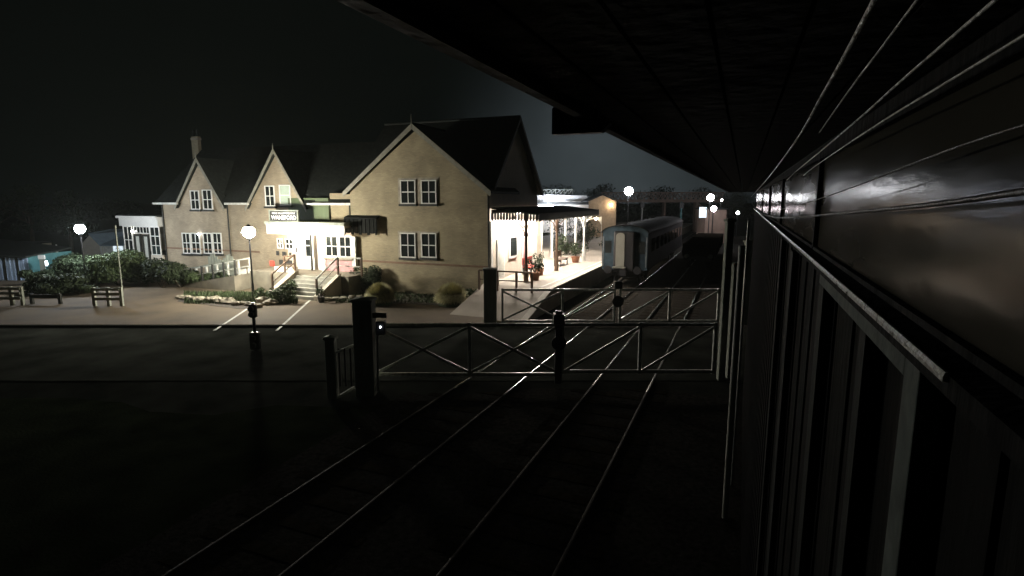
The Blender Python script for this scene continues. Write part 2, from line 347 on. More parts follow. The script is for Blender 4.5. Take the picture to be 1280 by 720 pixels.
# wall dormers
def dormer(pl, pr, pa, ya):
    x0, z0 = F(pl, 248, .42); x1, _ = F(pr, 248, .42); xa, za = F(pa, ya, .42); z0 = 5.0
    g = MB(HF); g.slab([(x0, .42, z0), (x1, .42, z0), (xa, .42, za - .2)], (0, .25, 0)); g.build('gable_wall', M['brickpink'], hr)
    q = MB(HF); kk = .25
    q.slab([(x0 - kk, .2, z0 - .35), (xa, .2, za), (xa, 4.1, za), (x0 - kk, 4.1, z0 - .35)], (0, 0, .1)); q.slab([(x1 + kk, .2, z0 - .35), (xa, .2, za), (xa, 4.1, za), (x1 + kk, 4.1, z0 - .35)], (0, 0, .1))
    r_ = q.build('dormer_roof', M['slate'], hr)
    q = MB(HF); q.slab([(x0 - kk, .158, z0 - .5), (xa, .158, za - .16), (xa, .158, za + .11), (x0 - kk, .158, z0 - .25)], (0, .04, 0)); q.slab([(x1 + kk, .158, z0 - .5), (xa + .001, .158, za - .16), (xa + .001, .158, za + .11), (x1 + kk, .158, z0 - .25)], (0, .04, 0))
    q.build('verge_board', M['verge'], r_)
    MB(HF).tube((xa, .17, za - .1), (xa, .17, za + .4), .04, 8, .02).build('finial', M['verge'], r_)
dormer(224, 279, 249, 199); dormer(313, 381, 345, 188)
# chimney
x0, z1 = F(239, 171, 4.2); x1, _ = F(249.5, 168, 4.2)
m = MB(HF); m.box(x0 + .03, x1 - .18, 4.15, 4.4, WR - .6, z1); ch = m.build('chimney', M['brick'], wr)
MB(HF).box(x0 - .0, x1 - .15, 4.12, 4.43, z1 - .25, z1 - .1).build('cap', M['stone'], ch)
m = MB(HF)
for i in (.25, .75): m.tube((x0 + (x1 - .12 - x0) * i, 4.25, z1), (x0 + (x1 - .12 - x0) * i, 4.25, z1 + .5), .09, 10, .08)
m.build('chimney_pot', M['slate'], ch)
# downpipes
for px, yy in ((287, .5), (439, .5), (206, .5)):
    x = F(px, 280, yy)[0]; MB(HF).tube((x, yy - .08, .3), (x, yy - .08, 5.0), .045, 8).build('downpipe', M['dark'], hr)
MB(HF).tube((.1, -.08, .3), (.1, -.08, 5.4), .05, 8).build('downpipe', M['dark'], hr)

def window(x0, x1, z0, z1, y, nx, nz, name='window', par=None, fw=.06, fm='white', pm='glass', sill=True, fr=HF, transom=None, d=.07):
    par = par or hr
    m = MB(fr); a, c = y - d, y - .004
    m.box(x0, x0 + fw, a, c, z0, z1); m.box(x1 - fw, x1, a, c, z0, z1); m.box(x0 + fw, x1 - fw, a, c, z0, z0 + fw); m.box(x0 + fw, x1 - fw, a, c, z1 - fw, z1)
    for i in range(1, nx):
        x = x0 + (x1 - x0) * i / nx; m.box(x - .02, x + .02, a + .01, c, z0 + fw, z1 - fw)
    zs = [transom] if transom else [j / nz for j in range(1, nz)]
    for f in zs:
        z = z0 + (z1 - z0) * f; m.box(x0 + fw, x1 - fw, a + .012, c, z - .025, z + .025)
    o = m.build(name, M[fm], par)
    MB(fr).quad((x0 + fw, y - .03, z0 + fw), (x1 - fw, y - .03, z0 + fw), (x1 - fw, y - .03, z1 - fw), (x0 + fw, y - .03, z1 - fw)).build('pane', M[pm], o)
    if sill: MB(fr).box(x0 - .08, x1 + .08, y - .14, y - .002, z0 - .12, z0 - .004).build('sill', M['dark'] if sill == 1 else M['stone'], o)
    return o
def pwin(pxa, pxb, ya, yb, y=0.0, **k):
    x0, _ = F(pxa, (ya + yb) / 2, y); x1, _ = F(pxb, (ya + yb) / 2, y); _, z1 = F((pxa + pxb) / 2, ya, y); _, z0 = F((pxa + pxb) / 2, yb, y)
    nx = k.pop('nx', 2); nz = k.pop('nz', 2)
    return window(x0, x1, z0, z1, y, nx, nz, **k)
def surround(pxa, pxb, ya, yb, y, t=.05):
    x0, _ = F(pxa, (ya + yb) / 2, y); x1, _ = F(pxb, (ya + yb) / 2, y); _, z1 = F((pxa + pxb) / 2, ya, y); _, z0 = F((pxa + pxb) / 2, yb, y)
    MB(HF).box(x0, x1, y - .025, y - .002, z0, z1).build('window_surround', M['stone'], hr)
surround(498, 549, 222, 258, 0); surround(498, 549, 289, 325, 0)
for ya, yb in ((225, 255), (291, 322)):
    pwin(501, 520, ya, yb, -.02); pwin(527, 546, ya, yb, -.02)
pwin(239, 250, 238, 262, .42); pwin(254, 266, 237, 262, .42)
pwin(332, 344, 232, 258, .42); pwin(350, 364, 231, 257, .42, pm='greenlt', nx=1)
for a, c in ((229, 239), (240, 251), (255, 266), (267, 278)): pwin(a, c, 291, 317, .5, transom=.52)
x0, _ = F(228, 317, .5); x1, _ = F(279, 317, .5)
# left-wing window reflection is added further down as a glowing ball
# olive green panels set on the wall above the porch
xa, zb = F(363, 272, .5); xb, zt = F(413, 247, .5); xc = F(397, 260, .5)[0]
m = MB(HF); m.box(xa, xc - .03, .38, .5, zb - .3, zt - .02); m.box(xc + .03, xb, .30, .5, zb - .3, zt - .02); m.build('olive_panels', M['green'], hr)
MB(HF).box(xb + .002, XL - .01, .44, .497, zb - .3, zt + .25).build('pale_panel', M['brick'], hr)

# ---- entrance porch, projecting in front of the wing
PY0 = -.95                                             # front of porch roof in house frame
pr = empty('entrance_porch', HF(F(385, 345, -1)[0], PY0, 1.1), -AZ, 'brightly lit white flat roofed entrance porch with glazed door and windows', 'porch')
fx0, ft = F(334, 283, PY0); fx1, fb = F(430, 293, PY0)
FT = F(385, 282, PY0)[1]; FB = F(385, 293.5, PY0)[1]
m = MB(HF); m.box(fx0, fx1, PY0 + .06, .49, FT - .12, FT + .02); m.build('porch_roof', M['render'], pr)
m = MB(HF); m.box(fx0 - .04, fx1 + .04, PY0 - .02, PY0 + .058, FB, FT + .02); m.box(fx0 - .04, fx0 + .03, PY0 + .06, .45, FB, FT + .02); m.build('fascia', M['white'], pr)
m = MB(HF); m.box(fx0 - .1, fx1 + .1, PY0 - .1, .49, FT + .022, FT + .2); m.build('roof_edge', M['post'], pr)
DZ = 1.1
m = MB(HF); bx0 = F(345, 330, .1)[0]; bx1 = F(398, 330, .1)[0]; m.box(fx0 + .2, XL - .3, .38, .497, DZ, FT - .13); m.build('back_wall', M['render'], pr)
# glazed lobby: wall with door at px375-407, windows 407-444
YW = -.2
xd0 = F(374, 320, YW)[0]; xd1 = F(393, 320, YW)[0]; xp1 = F(398, 320, YW)[0]; xq = F(407, 320, YW)[0]; xe = F(441, 320, YW)[0]; xf = F(445.5, 320, YW)[0]
_, dt = F(385, 296, YW)
m = MB(HF); m.box(xp1, xq, YW - .05, YW + .2, DZ, FB + .1); m.box(xe, xf, YW - .08, YW + .1, DZ + .3, FB - .08); m.box(xd0 - .1, xd0, YW - .03, YW + .1, DZ, FB + .1); m.build('pilaster', M['white'], pr)
m = MB(HF); m.box(xd0, F(382, 320, YW)[0], YW - .04, YW + .02, DZ, dt); m.box(xd0, xd1, YW - .04, YW + .02, dt - .1, dt + .15); m.box(F(382, 320, YW)[0], xd1, YW - .04, YW + .02, DZ, F(385, 321, YW)[1]); dr = m.build('door', M['white'], pr)
window(F(382, 310, YW)[0], xd1 - .02, F(385, 321, YW)[1], dt - .1, YW, 1, 2, 'door_glazing', pr, sill=False, transom=.62)
MB(HF).tube((xd1 + .05, YW - .3, DZ), (xd1 + .05, YW - .3, FB), .06, 8).build('column', M['dark'], pr)
_, wz0 = F(425, 322, YW); _, wz1 = F(425, 294, YW)
x_m = F(424, 310, YW)[0]
window(xq + .02, x_m, wz0, wz1, YW, 2, 2, 'porch_window', pr, sill=2, fw=.1); window(x_m, xe, wz0, wz1, YW, 2, 2, 'porch_window', pr, sill=2, fw=.1)
m = MB(HF); m.box(xq, xe, YW, YW + .15, DZ, wz0 - .12); m.build('panel', M['poster'], pr)
_, k0 = F(355, 311, .38); _, k1 = F(355, 298, .38)
window(F(347, 300, .38)[0], F(354, 300, .38)[0], k0, k1, .38, 2, 2, 'porch_window', pr, sill=False); window(F(357, 300, .38)[0], F(367, 300, .38)[0], k0, k1, .38, 2, 2, 'porch_window', pr, sill=False)
m = MB(HF)
for px, ww, yy in ((347, 5, 316), (355, 6, 317), (363, 4, 318), (371, 3, 312)):
    xx, zz = F(px, yy, .37); m.box(xx - ww * .022, xx + ww * .022, .352, .376, zz - .16, zz + .12)
m.build('notice', M['signblack'], pr)
m = MB(HF); xa_, za_ = F(362, 328, -.6); m.box(F(349, 330, -.6)[0], F(365, 330, -.6)[0], -.6, -.56, F(355, 331, -.6)[1], F(355, 325, -.6)[1]); m.build('notice_board', M['signblack'], pr)
for i, (px, py, yy) in enumerate(((396, 288, -1.08), (404, 292, -.62), (362, 291, -.1))):
    xx, zz = F(px, py, yy)
    if i == 3: zz = FB - .05
    lo = MB(HF).ball((xx, yy, min(zz, FT - .2)), .075 if i < 3 else .06, 10, 6).build('bulkhead_light', M['e_porch2' if i == 0 else 'e_porch'], pr)
# dark timber awning, right of the porch
aw = MB(HF); ax0, az1 = F(430, 273, -.35); ax1, az0 = F(471, 294, -.35)
aw.slab([(ax0, -.35, az1 - .0), (ax1, -.35, az1 - .05), (ax1, 0 - .01, az1 + .1), (ax0, -.01, az1 + .1)], (0, 0, .08)); aw.box(ax0, ax1, -.34, -.30, az0 + .1, az1)
for i in range(9):
    xx = ax0 + (ax1 - ax0) * i / 8; aw.box(xx - .09 if i else xx, xx + .09 if i < 8 else xx, -.37, -.342, az0 + .08 * (i % 2), az1)
a_ = aw.build('awning', M['soffit'], pr)
# deck floor + steps
DX0, DX1 = F(334, 345, -1.2)[0], F(447, 340, -1.2)[0]
m = MB(HF); m.box(DX0 - .5, DX1, -2.0, .46, .05, DZ); m.build('deck', M['deckc'], pr)
sx0 = F(371, 355, -2.2)[0]; sx1 = F(419, 355, -2.2)[0]
st = empty('entrance_steps', HF((sx0 + sx1) / 2, -3, .05), -AZ, 'short flight of concrete steps rising to the lit porch', 'steps')
for i in range(6): MB(HF).box(sx0, sx1, -2.005 - .3 * (6 - i), -2.005 - .3 * (5 - i), .05, .05 + .165 * (i + 1) - .0).build('step', M['concrete'], st)
m = MB(HF); m.slab([(sx0 - .002, -2.005, .05), (sx0 - .002, -3.9, .05), (sx0 - .002, -3.9, .4), (sx0 - .002, -2.005, 1.35)], (-.35, 0, 0)); m.build('side_wall', M['stone'], st)
m = MB(HF); m.slab([(sx1 + .002, -2.005, .05), (sx1 + .002, -3.9, .05), (sx1 + .002, -3.9, .3), (sx1 + .002, -2.005, 1.25)], (.25, 0, 0)); m.build('side_wall', M['render'], st)
def railing(name, pts, mt, lab, hgt=1.0, r=.03, grp='handrails round the entrance', mid=True, fr=HF, posts_m='brown'):
    o = empty(name, fr(*pts[0]), -AZ, lab, 'railing', grp)
    for p in pts: MB(fr).box(p[0] - .045, p[0] + .045, p[1] - .045, p[1] + .045, p[2], p[2] + hgt).build('post', M[posts_m], o)
    tp = [(p[0], p[1], p[2] + hgt) for p in pts]
    for a, c in zip(tp, tp[1:]): MB(fr).bar(a, c, .07, .07).build('handrail', M[mt], o)
    if mid:
        for a, c in zip(tp, tp[1:]): MB(fr).bar((a[0], a[1], a[2] - .45), (c[0], c[1], c[2] - .45), .035, .05).build('mid_rail', M[mt], o)
    return o
railing('handrail', [(sx0 - .15, -3.8, .35), (sx0 - .15, -2.1, 1.25), ], 'brown', 'brown timber handrail sloping down the near end of the steps below the notice board', .95)
railing('handrail', [(sx1 + .15, -3.8, .25), (sx1 + .15, -2.1, 1.2), (sx1 + 1.7, -2.1, 1.2)], 'offwhite', 'pale handrail rising right of the steps beside the dark shrub', .95)
railing('handrail', [(sx0 - .35, -1.9, 1.1), (sx0 - 1.1, -1.9, 1.1)], 'brown', 'brown railing along the deck in front of the red poster', .95, )
# white panels on the deck edge
for (a, c, y0, y1, mm, nm) in ((343, 366, 333, 345, 'white', 'white_panel'), (337, 343, 326, 333, 'red', 'red_poster')):
    xa, z1_ = F(a, y0, -1.7); xb, z0_ = F(c, y1, -1.7); MB(HF).box(xa, xb, -1.70, -1.66, z0_, z1_).build(nm, M[mm], pr)
# ramp on the left of the deck
rp = empty('access_ramp', HF(F(290, 360, -2.4)[0], -3, .05), -AZ, 'pale concrete access ramp climbing from the lawn to the porch deck', 'ramp')
rx0, rx1 = F(236, 366, -2.6)[0], DX0 - .5
m = MB(HF); m.slab([(rx0, -1.9, .05), (rx1 - .01, -1.9, .05), (rx1 - .01, -1.9, .95), (rx0, -1.9, .15)], (0, -1.2, 0)); m.build('ramp_slab', M['deckc'], rp)
n = 5
ps = [(rx0 + (rx1 - rx0) * i / n, -3.0, .14 + .8 * i / n) for i in range(n + 1)]
railing('handrail', ps, 'post', 'long grey handrail along the front of the access ramp', .9, posts_m='dark')
ps = [(rx0 + (rx1 - rx0) * i / n, -1.95, .14 + .8 * i / n) for i in range(n + 1)]
railing('handrail', ps, 'offwhite', 'pale handrail along the house side of the access ramp', .9, posts_m='offwhite')
for (a, c, y0, y1) in ((296, 308, 335, 343), (309.5, 311.5, 332, 344)):
    xa, z1_ = F(a, y0, -1.8); xb, z0_ = F(c, y1, -1.8); MB(HF).box(xa, xb, -1.82, -1.78, z0_, z1_).build('white_panel', M['white'], rp)
# wooden fence panels below the wing windows
x0, z0 = F(262, 345, -1.4); x1, z1 = F(292, 322, -1.4)
fp = empty('garden_screen', HF(x0, -1.4, .05), -AZ, 'grey-green slatted garden screen below the wing windows', 'screen')
for i in range(10):
    xx = x0 + (x1 - x0) * i / 10; MB(HF).box(xx, xx + (x1 - x0) / 10 - .04, -1.42, -1.38, .06, z1 + .2 * math.sin(i)).build('board', M['post'], fp)

# name board over the porch
sxa, szt = F(336, 263, PY0 + .1); sxb, szb = F(373.5, 278, PY0 + .1)
_, szt = F(355, 262.5, PY0 + .1); _, szb = F(355, 277.5, PY0 + .1)
sg = empty('name_board', HF((sxa + sxb) / 2, PY0 + .1, szb), -AZ, 'white framed black sign with white WANSFORD lettering above the porch', 'sign')
MB(HF).box(sxa + .07, sxb - .07, PY0 + .1, PY0 + .14, szb + .07, szt - .07).build('board', M['signblack'], sg)
m = MB(HF); m.box(sxa, sxb, PY0 + .06, PY0 + .16, szb, szb + .068); m.box(sxa, sxb, PY0 + .06, PY0 + .16, szt - .068, szt); m.box(sxa, sxa + .068, PY0 + .06, PY0 + .16, szb + .069, szt - .069); m.box(sxb - .068, sxb, PY0 + .06, PY0 + .16, szb + .069, szt - .069); m.build('frame', M['post'], sg)
m = MB(HF)
for xx in (sxa + .2, sxb - .2): m.box(xx - .03, xx + .03, PY0 + .1, PY0 + .16, FT + .2, szb)
m.build('leg', M['dark'], sg)
def text(s, width, height, loc, par, mt, rz=-AZ):
    c = bpy.data.curves.new('lettering', 'FONT'); c.body = s; c.size = 1; c.extrude = .01; c.offset = .006; c.align_x = 'CENTER'; c.materials.append(mt)
    o = bpy.data.objects.new('lettering', c); col.objects.link(o); bpy.context.view_layer.update()
    d = o.dimensions; o.scale = (width / d.x, height / .72, .6); o.parent = par
    wm = Matrix.Translation(loc) @ Matrix.Rotation(rz, 4, 'Z') @ Matrix.Rotation(R(90), 4, 'X')
    lm = parent_matrix(par).inverted() @ wm
    bpy.context.view_layer.update(); me = bpy.data.meshes.new_from_object(o.evaluated_get(bpy.context.evaluated_depsgraph_get())); sca = o.scale.copy()
    me.transform(lm @ Matrix.Diagonal((sca[0], sca[1], sca[2], 1))); bpy.data.objects.remove(o)
    o = bpy.data.objects.new('lettering', me); col.objects.link(o); o.parent = par; return o
hh = szt - szb; xm = (sxa + sxb) / 2; W_ = sxb - sxa
text('NENE VALLEY RAILWAY', W_ * .78, hh * .14, HF(xm, PY0 + .085, szb + hh * .66), sg, M['text'])
text('WANSFORD', W_ * .84, hh * .33, HF(xm, PY0 + .085, szb + hh * .22), sg, M['text'])

# ------------------------------------------------------------------ glazed lobby left of the wing
lx0 = F(154, 300, .2)[0]; lx1 = XW - .02
lb = empty('glazed_lobby', HF((lx0 + lx1) / 2, .2, .05), -AZ, 'white glazed flat roofed lobby on the left end of the station building', 'conservatory')
LT = F(180, 271, .2)[1]; LB = F(180, 283, .2)[1]; LG = F(180, 318, .2)[1]
m = MB(HF); m.box(lx0 - .1, lx1, .1, 4, LB, LT); m.box(lx0 - .25, lx1, -.02, .098, LT - .1, LT + .05); m.build('fascia', M['white'], lb)
MB(HF).box(lx0 - .2, lx1, 0.1, 4.1, LT + .052, LT + .13).build('roof', M['slate'], lb)
MB(HF).box(lx0, lx1, .25, .4, .05, LG).build('base_wall', M['render'], lb)
m = MB(HF); m.box(lx0, lx0 + .12, .4, 4, LG, LB); m.box(lx0, lx1, 3.9, 4, .05, LB); m.build('back_wall', M['render'], lb)
MB(HF).box(lx0, lx1, .4, 3.9, .9, 1.0).build('floor_slab', M['paving'], lb)
for (a, c, nx, nz, kw) in ((156, 167, 2, 2, {}), (189, 201, 2, 3, {})):
    window(F(a, 300, .25)[0], F(c, 300, .25)[0], LG, LB, .25, nx, nz, 'lobby_window', lb, sill=False)
window(F(168, 290, .25)[0], F(188, 290, .25)[0], F(178, 292, .25)[1], LB, .25, 5, 1, 'fanlight', lb, sill=False)
for a, c in ((169, 177), (179, 187)): window(F(a, 300, .25)[0], F(c, 300, .25)[0], .9, F(178, 293, .25)[1], .25, 1, 1, 'door_leaf', lb, sill=False, fm='dark', pm='curtain', fw=.14)
xx, zz = F(165, 289, .1); MB(HF).ball((xx, .1, zz), .06, 8, 6).build('bulkhead_light', M['e_lobby'], lb)
xx, zz = F(247, 293, .3); wl_ = MB(HF).ball((xx, .36, zz), .07, 8, 6).build('bright_spot', M['e_dim'], hr)  # glowing ball stands in for a reflection in the wing window
xx = F(153, 300, -.4)[0]
pg = G(154, 375, .05)
pl = empty('thin_pole', pg, 0, 'thin grey pole rising before the hedge and lobby', 'pole'); MB().tube(pg, (pg.x, pg.y, PY(153, 282, pg.y)[1]), .035, 8).build('shaft', M['post'], pl)
MB().tube((pg.x, pg.y, PY(153, 282, pg.y)[1]), (pg.x, pg.y, PY(153, 281, pg.y)[1]), .06, 8).build('cap', M['dark'], pl)

# ------------------------------------------------------------------ platform canopy and side of the station
cn = empty('platform_canopy', T(-10.3, 27, .95), -AZ, 'dark platform canopy with scalloped valance against the station side', 'canopy')
CZ = 4.12; s0, s1, l0, l1 = 26.7, 39.5, -12.1, -9.5
m = MB(T); m.slab([(l0, s0, CZ + .62), (l1, s0, CZ + .32), (l1, s1, CZ + .32), (l0, s1, CZ + .62)], (0, 0, .08)); m.build('canopy_roof', M['slate'], cn)
m = MB(T)
def valance(m, p, q, zb, zt, n, axis):
    for i in range(n):
        a = i / n; c = (i + .86) / n; mm = (a + c) / 2
        A = [p[j] + (q[j] - p[j]) * a for j in (0, 1)]; C = [p[j] + (q[j] - p[j]) * c for j in (0, 1)]; B = [p[j] + (q[j] - p[j]) * mm for j in (0, 1)]
        m.slab([(A[0], A[1], zt), (A[0], A[1], zb + .1), (B[0], B[1], zb), (C[0], C[1], zb + .1), (C[0], C[1], zt)], axis)
valance(m, (l0, s0), (l1, s0), CZ, CZ + .42, 16, (0, .03, 0)); valance(m, (l1, s0 + .04), (l1, s1), CZ, CZ + .42, 70, (.03, 0, 0))
m.slab([(l0, s0 + .03, CZ + .42), (l1, s0 + .03, CZ + .42), (l1, s0 + .03, CZ + .40 ), (l0, s0 + .03, CZ + .60)], (0, .05, 0))
m.build('valance', M['dark'], cn)
for i, s in enumerate((27.1, 32.3, 38.6)):
    mt = M['brown'] if i < 2 else M['white']
    m = MB(T); m.tube((-10.3, s, .95), (-10.3, s, 1.9), .13, 10, .10); m.tube((-10.3, s, 1.9), (-10.3, s, CZ + .45), .075, 10); m.tube((-10.3, s, 3.35), (-10.3, s, 3.45), .13, 10)
    po = m.build('post', mt, cn)
    m = MB(T)
    for dx in (-1, 1):
        m.path([(-10.3 + dx * .06, s, 3.4), (-10.3 + dx * .2, s, 3.8), (-10.3 + dx * .55, s, 4.1), (-10.3 + dx * .8, s, CZ + .4)], .03, 6)
        m.path([(-10.3, s + dx * .06, 3.4), (-10.3, s + dx * .2, 3.8), (-10.3, s + dx * .55, 4.1), (-10.3, s + dx * .8, CZ + .3)], .03, 6)
    m.build('bracket', mt, po)
for i, s in enumerate((28.4, 30.6, 33.0, 35.8, 38.3)):
    MB(T).box(-11.25, -11.15, s - .5, s + .5, CZ + .36, CZ + .42).build('light_tube', M['e_can'], cn)
# doors / windows on the platform side wall
for i, (sa, sb, z0, z1, pm) in enumerate(((27.5, 28.5, .96, 3.1, 'curtain'), (29.2, 30.4, 1.9, 3.2, 'glass'), (31.2, 32.1, .96, 3.1, 'poster'))):
    m = MB(T); m.box(-12.155, -12.09, sa, sb, z0, z1); o = m.build('door' if z0 < 1 else 'window', M['white'], hr)
    MB(T).quad((-12.08, sa + .12, z0 + .15), (-12.08, sb - .12, z0 + .15), (-12.08, sb - .12, z1 - .12), (-12.08, sa + .12, z1 - .12)).build('pane', M[pm], o)
MB(T).box(-12.15, -12.02, 26.5, 26.75, .96, 4.1).build('corner_board', M['white'], hr)
# low station range continuing along platform behind the posts
lr = empty('platform_range', T(-14.5, 38, .95), -AZ, 'low white fronted platform range with lit posts beyond the canopy', 'building')
MB(T).box(-17, -12.6, 36, 36.3, .95, 3.9).build('front_wall', M['render'], lr)
MB(T).box(-17, -16.7, 36.3, 46, .95, 3.9).build('back_wall', M['tan'], lr)
MB(T).slab([(-17.2, 35.8, 4.0), (-12.3, 35.8, 4.0), (-12.3, 46.3, 4.0), (-17.2, 46.3, 4.0)], (0, 0, .15)).build('roof', M['slate'], lr)
for s in (39.5, 43, 46): MB(T).tube((-13.0, s, .95), (-13.0, s, 4.0), .11, 10).build('column', M['white'], lr)
for s in (41.2, 44.6): MB(T).box(-13.9, -13.8, s - .4, s + .4, 3.9, 3.96).build('light_tube', M['e_can'], lr)
# platform furniture
def bench(l, s, z, lab, mt='red'):
    b_ = empty('bench', T(l, s, z), -AZ, lab, 'bench', 'platform benches')
    MB(T).box(l - .25, l + .25, s - .8, s + .8, z + .42, z + .46).build('seat', M[mt], b_); MB(T).box(l - .27, l - .23, s - .8, s + .8, z + .55, z + .95).build('backrest', M[mt], b_)
    for k in (-.7, .7): m = MB(T); m.box(l - .27, l + .22, s + k - .03, s + k + .03, z + .3, z + .42); m.box(l - .27, l - .21, s + k - .03, s + k + .03, z, z + .9); m.box(l + .17, l + .22, s + k - .03, s + k + .03, z, z + .3); m.build('leg', M['black'], b_)
    return b_
bench(-11.3, 30.6, .95, 'red slatted bench on the platform under the canopy lights')
bench(-10.9, 35.2, .95, 'dark low bench on the platform between the canopy posts', 'brown')
def leaves(m, c, r, n, sz, rnd, shell=.55, flat=.0):
    for i in range(n):
        while True:
            v = Vector((rnd.uniform(-1, 1), rnd.uniform(-1, 1), rnd.uniform(-1, 1)))
            if shell < v.length < 1: break
        p = Vector((c[0] + v.x * r[0], c[1] + v.y * r[1], c[2] + v.z * r[2]))
        nrm = (v + Vector((rnd.uniform(-.8, .8), rnd.uniform(-.8, .8), rnd.uniform(-.8, .8)))).normalized()
        a = nrm.orthogonal().normalized(); a.rotate(Matrix.Rotation(rnd.uniform(0, 6.28), 3, nrm)); b2 = nrm.cross(a)
        k = sz * rnd.uniform(.6, 1.4); m.add([tuple(p - a * k), tuple(p + b2 * k * .5), tuple(p + a * k), tuple(p - b2 * k * .5)], [(0, 1, 2, 3)])
def lobes(m, c, r, nl, n, sz, rnd, fill=.55):
    for i in range(nl):
        t = rnd.uniform(0, 6.28); q = rnd.uniform(.2, .8) ** .5
        cc = (c[0] + r[0] * q * .7 * math.cos(t), c[1] + r[1] * q * .7 * math.sin(t), c[2] + r[2] * rnd.uniform(-.4, .55)); e = rnd.uniform(.38, .62)
        leaves(m, cc, (r[0] * e, r[1] * e, r[2] * e), n // nl, sz, rnd, .2)
def shrub(name, g, w_, h_, lab, mt='leaf', n=900, sz=.07, grp=None, seed=1, cat='shrub', dp_=None):
    rnd = random.Random(seed); o = empty(name, g, 0, lab, cat, grp); dp_ = dp_ or w_ * .8
    m = MB(); lobes(m, (g[0], g[1], g[2] + h_ * .55), (w_ / 2 * 1.15, dp_ / 2 * 1.15, h_ * .62), max(5, int(w_ * 3)), n, sz, rnd)
    lo = g[2]; m.v = [Vector((v.x, v.y, max(v.z, lo + .01 + .02 * rnd.random()))) for v in m.v]
    m.build('foliage', M[mt], o)
    st_ = MB()
    for i in range(5):
        t = rnd.uniform(0, 6.28); st_.tube(tuple(g), (g[0] + w_ * .3 * math.cos(t), g[1] + dp_ * .3 * math.sin(t), g[2] + h_ * .6), .03, 5, .012)
    st_.build('stem', M['bark'], o); return o
def mound(g, r, h_, lab, seed, mt='blade', n=7000):
    rnd = random.Random(seed); o = empty('grass_mound', g, 0, lab, 'ornamental grass', 'round clumps of ornamental grass'); m = MB()
    for i in range(n):
        t = rnd.uniform(0, 6.28); ph = math.acos(rnd.uniform(.12, 1)); k = rnd.uniform(.82, 1.06)
        p0 = Vector((g[0] + .25 * r * math.sin(ph) * math.cos(t), g[1] + .25 * r * math.sin(ph) * math.sin(t), g[2] + .02))
        p2 = Vector((g[0] + k * r * math.sin(ph) * math.cos(t), g[1] + k * r * math.sin(ph) * math.sin(t), g[2] + k * h_ * math.cos(ph)))
        p1 = p0.lerp(p2, .6) + Vector((0, 0, .22 * h_ * math.sin(ph)))
        sd = Vector((-math.sin(t), math.cos(t), 0)) * .014
        m.add([tuple(p0 - sd), tuple(p0 + sd), tuple(p1 + sd), tuple(p1 - sd), tuple(p2)], [(0, 1, 2, 3), (3, 2, 4)])
    m.build('blades', M[mt], o); c_ = MB(); c_.ball((g[0], g[1], g[2] + .0), (r * .7, r * .7, h_ * .75), 14, 8, .1, rnd); c_.build('core', M['leafmid'], o); return o
def planter(l, s, z, lab, seed, w_=.8):
    o = shrub('potted_plant', T(l, s, z + .4), w_, .8, lab, 'leaf', 260, .06, 'potted plants on the platform', seed, 'potted plant')
    m = MB(T); m.tube((l, s, z), (l, s, z + .42), .22, 12, .3); m.build('pot', M['terracotta'], o)
planter(-10.15, 28.0, .95, 'dark planter beside the first canopy post', 3, .9); planter(-10.6, 30.0, .95, 'small leafy planter in front of the red bench', 4, .7); planter(-10.5, 37.2, .95, 'low planter beyond the second canopy post', 5, .7)
planter(-9.9, 44.5, .95, 'big dark bush in a pot before the far shrubs', 6, 1.6)
# hurdle at the foot of the ramp
ps = [(-12.0, 25.0, .75), (-11.0, 25.0, .75), (-10.0, 25.0, .75), (-9.2, 25.0, .75)]
railing('ramp_fence', ps, 'brown', 'low brown rail fence across the top of the platform ramp', 1.0, grp='', fr=T)
# garden beyond platform
for i, (px, py, w_, h_, yy) in enumerate(((712, 316, 2.6, 1.5, 44), (735, 300, 3.0, 2.0, 54), (700, 290, 3.0, 2.6, 62), (722, 282, 4, 2.8, 66))):
    x, z = PY(px, py, yy); shrub('shrub', Vector((x, yy, .95)), w_, h_, ['dark rounded shrub at the platform back', 'loose shrub beside the train nose', 'tall shrub behind the last white post', 'broad shrub beneath the lit arch'][i], 'leaf', 500, .13, 'shrubs along the platform', 40 + i)

# ------------------------------------------------------------------ coach standing at the platform
cc = -6.5; se = 33.9; ln = 20.0; hw = 1.38
tr = empty('railway_coach', T(cc, se + ln / 2, 0), -AZ, 'blue-grey railway coach standing at the platform, end with cream gangway door', 'train coach')
def cprof(hw_, zb, zt, arc=.42, n=10):
    p = [(-hw_, zb), (-hw_ - .02, zb + .9), (-hw_, zt)]
    for i in range(1, n): t = math.pi * (1 - i / n); p.append((hw_ * math.cos(t), zt + arc * math.sin(t)))
    return p + [(hw_, zt), (hw_ + .02, zb + .9), (hw_, zb)]
P = cprof(hw, 1.0, 3.25)
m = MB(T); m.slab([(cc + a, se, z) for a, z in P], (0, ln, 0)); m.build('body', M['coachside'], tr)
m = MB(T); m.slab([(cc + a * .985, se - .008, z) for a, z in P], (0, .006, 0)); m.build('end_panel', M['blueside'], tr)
arc = [(hw * 1.03 * math.cos(math.pi * (1 - i / 12)), 3.27 + .46 * math.sin(math.pi * (1 - i / 12))) for i in range(13)]
m = MB(T); m.slab([(cc + a, se - .06, z) for a, z in arc] + [(cc + a * .97, se - .06, z - .05) for a, z in reversed(arc)], (0, ln + .12, 0)); m.build('roof', M['coachroof'], tr)
m = MB(T)
for k in (-1, 1): m.box(cc + k * (hw + .04), cc + k * (hw + .09), se, se + ln, 3.22, 3.30)
m.build('cantrail', M['coachroof'], tr)
m = MB(T); m.box(cc - .62, cc + .62, se - .35, se - .02, .95, 3.35); gw = m.build('gangway', M['black'], tr, bevel=.08)
dl = PS(770, 300, se - .38)[0]; dr_ = PS(781, 300, se - .38)[0]; dzt = PS(776, 291, se - .38)[1]; dzb = PS(776, 333, se - .38)[1]
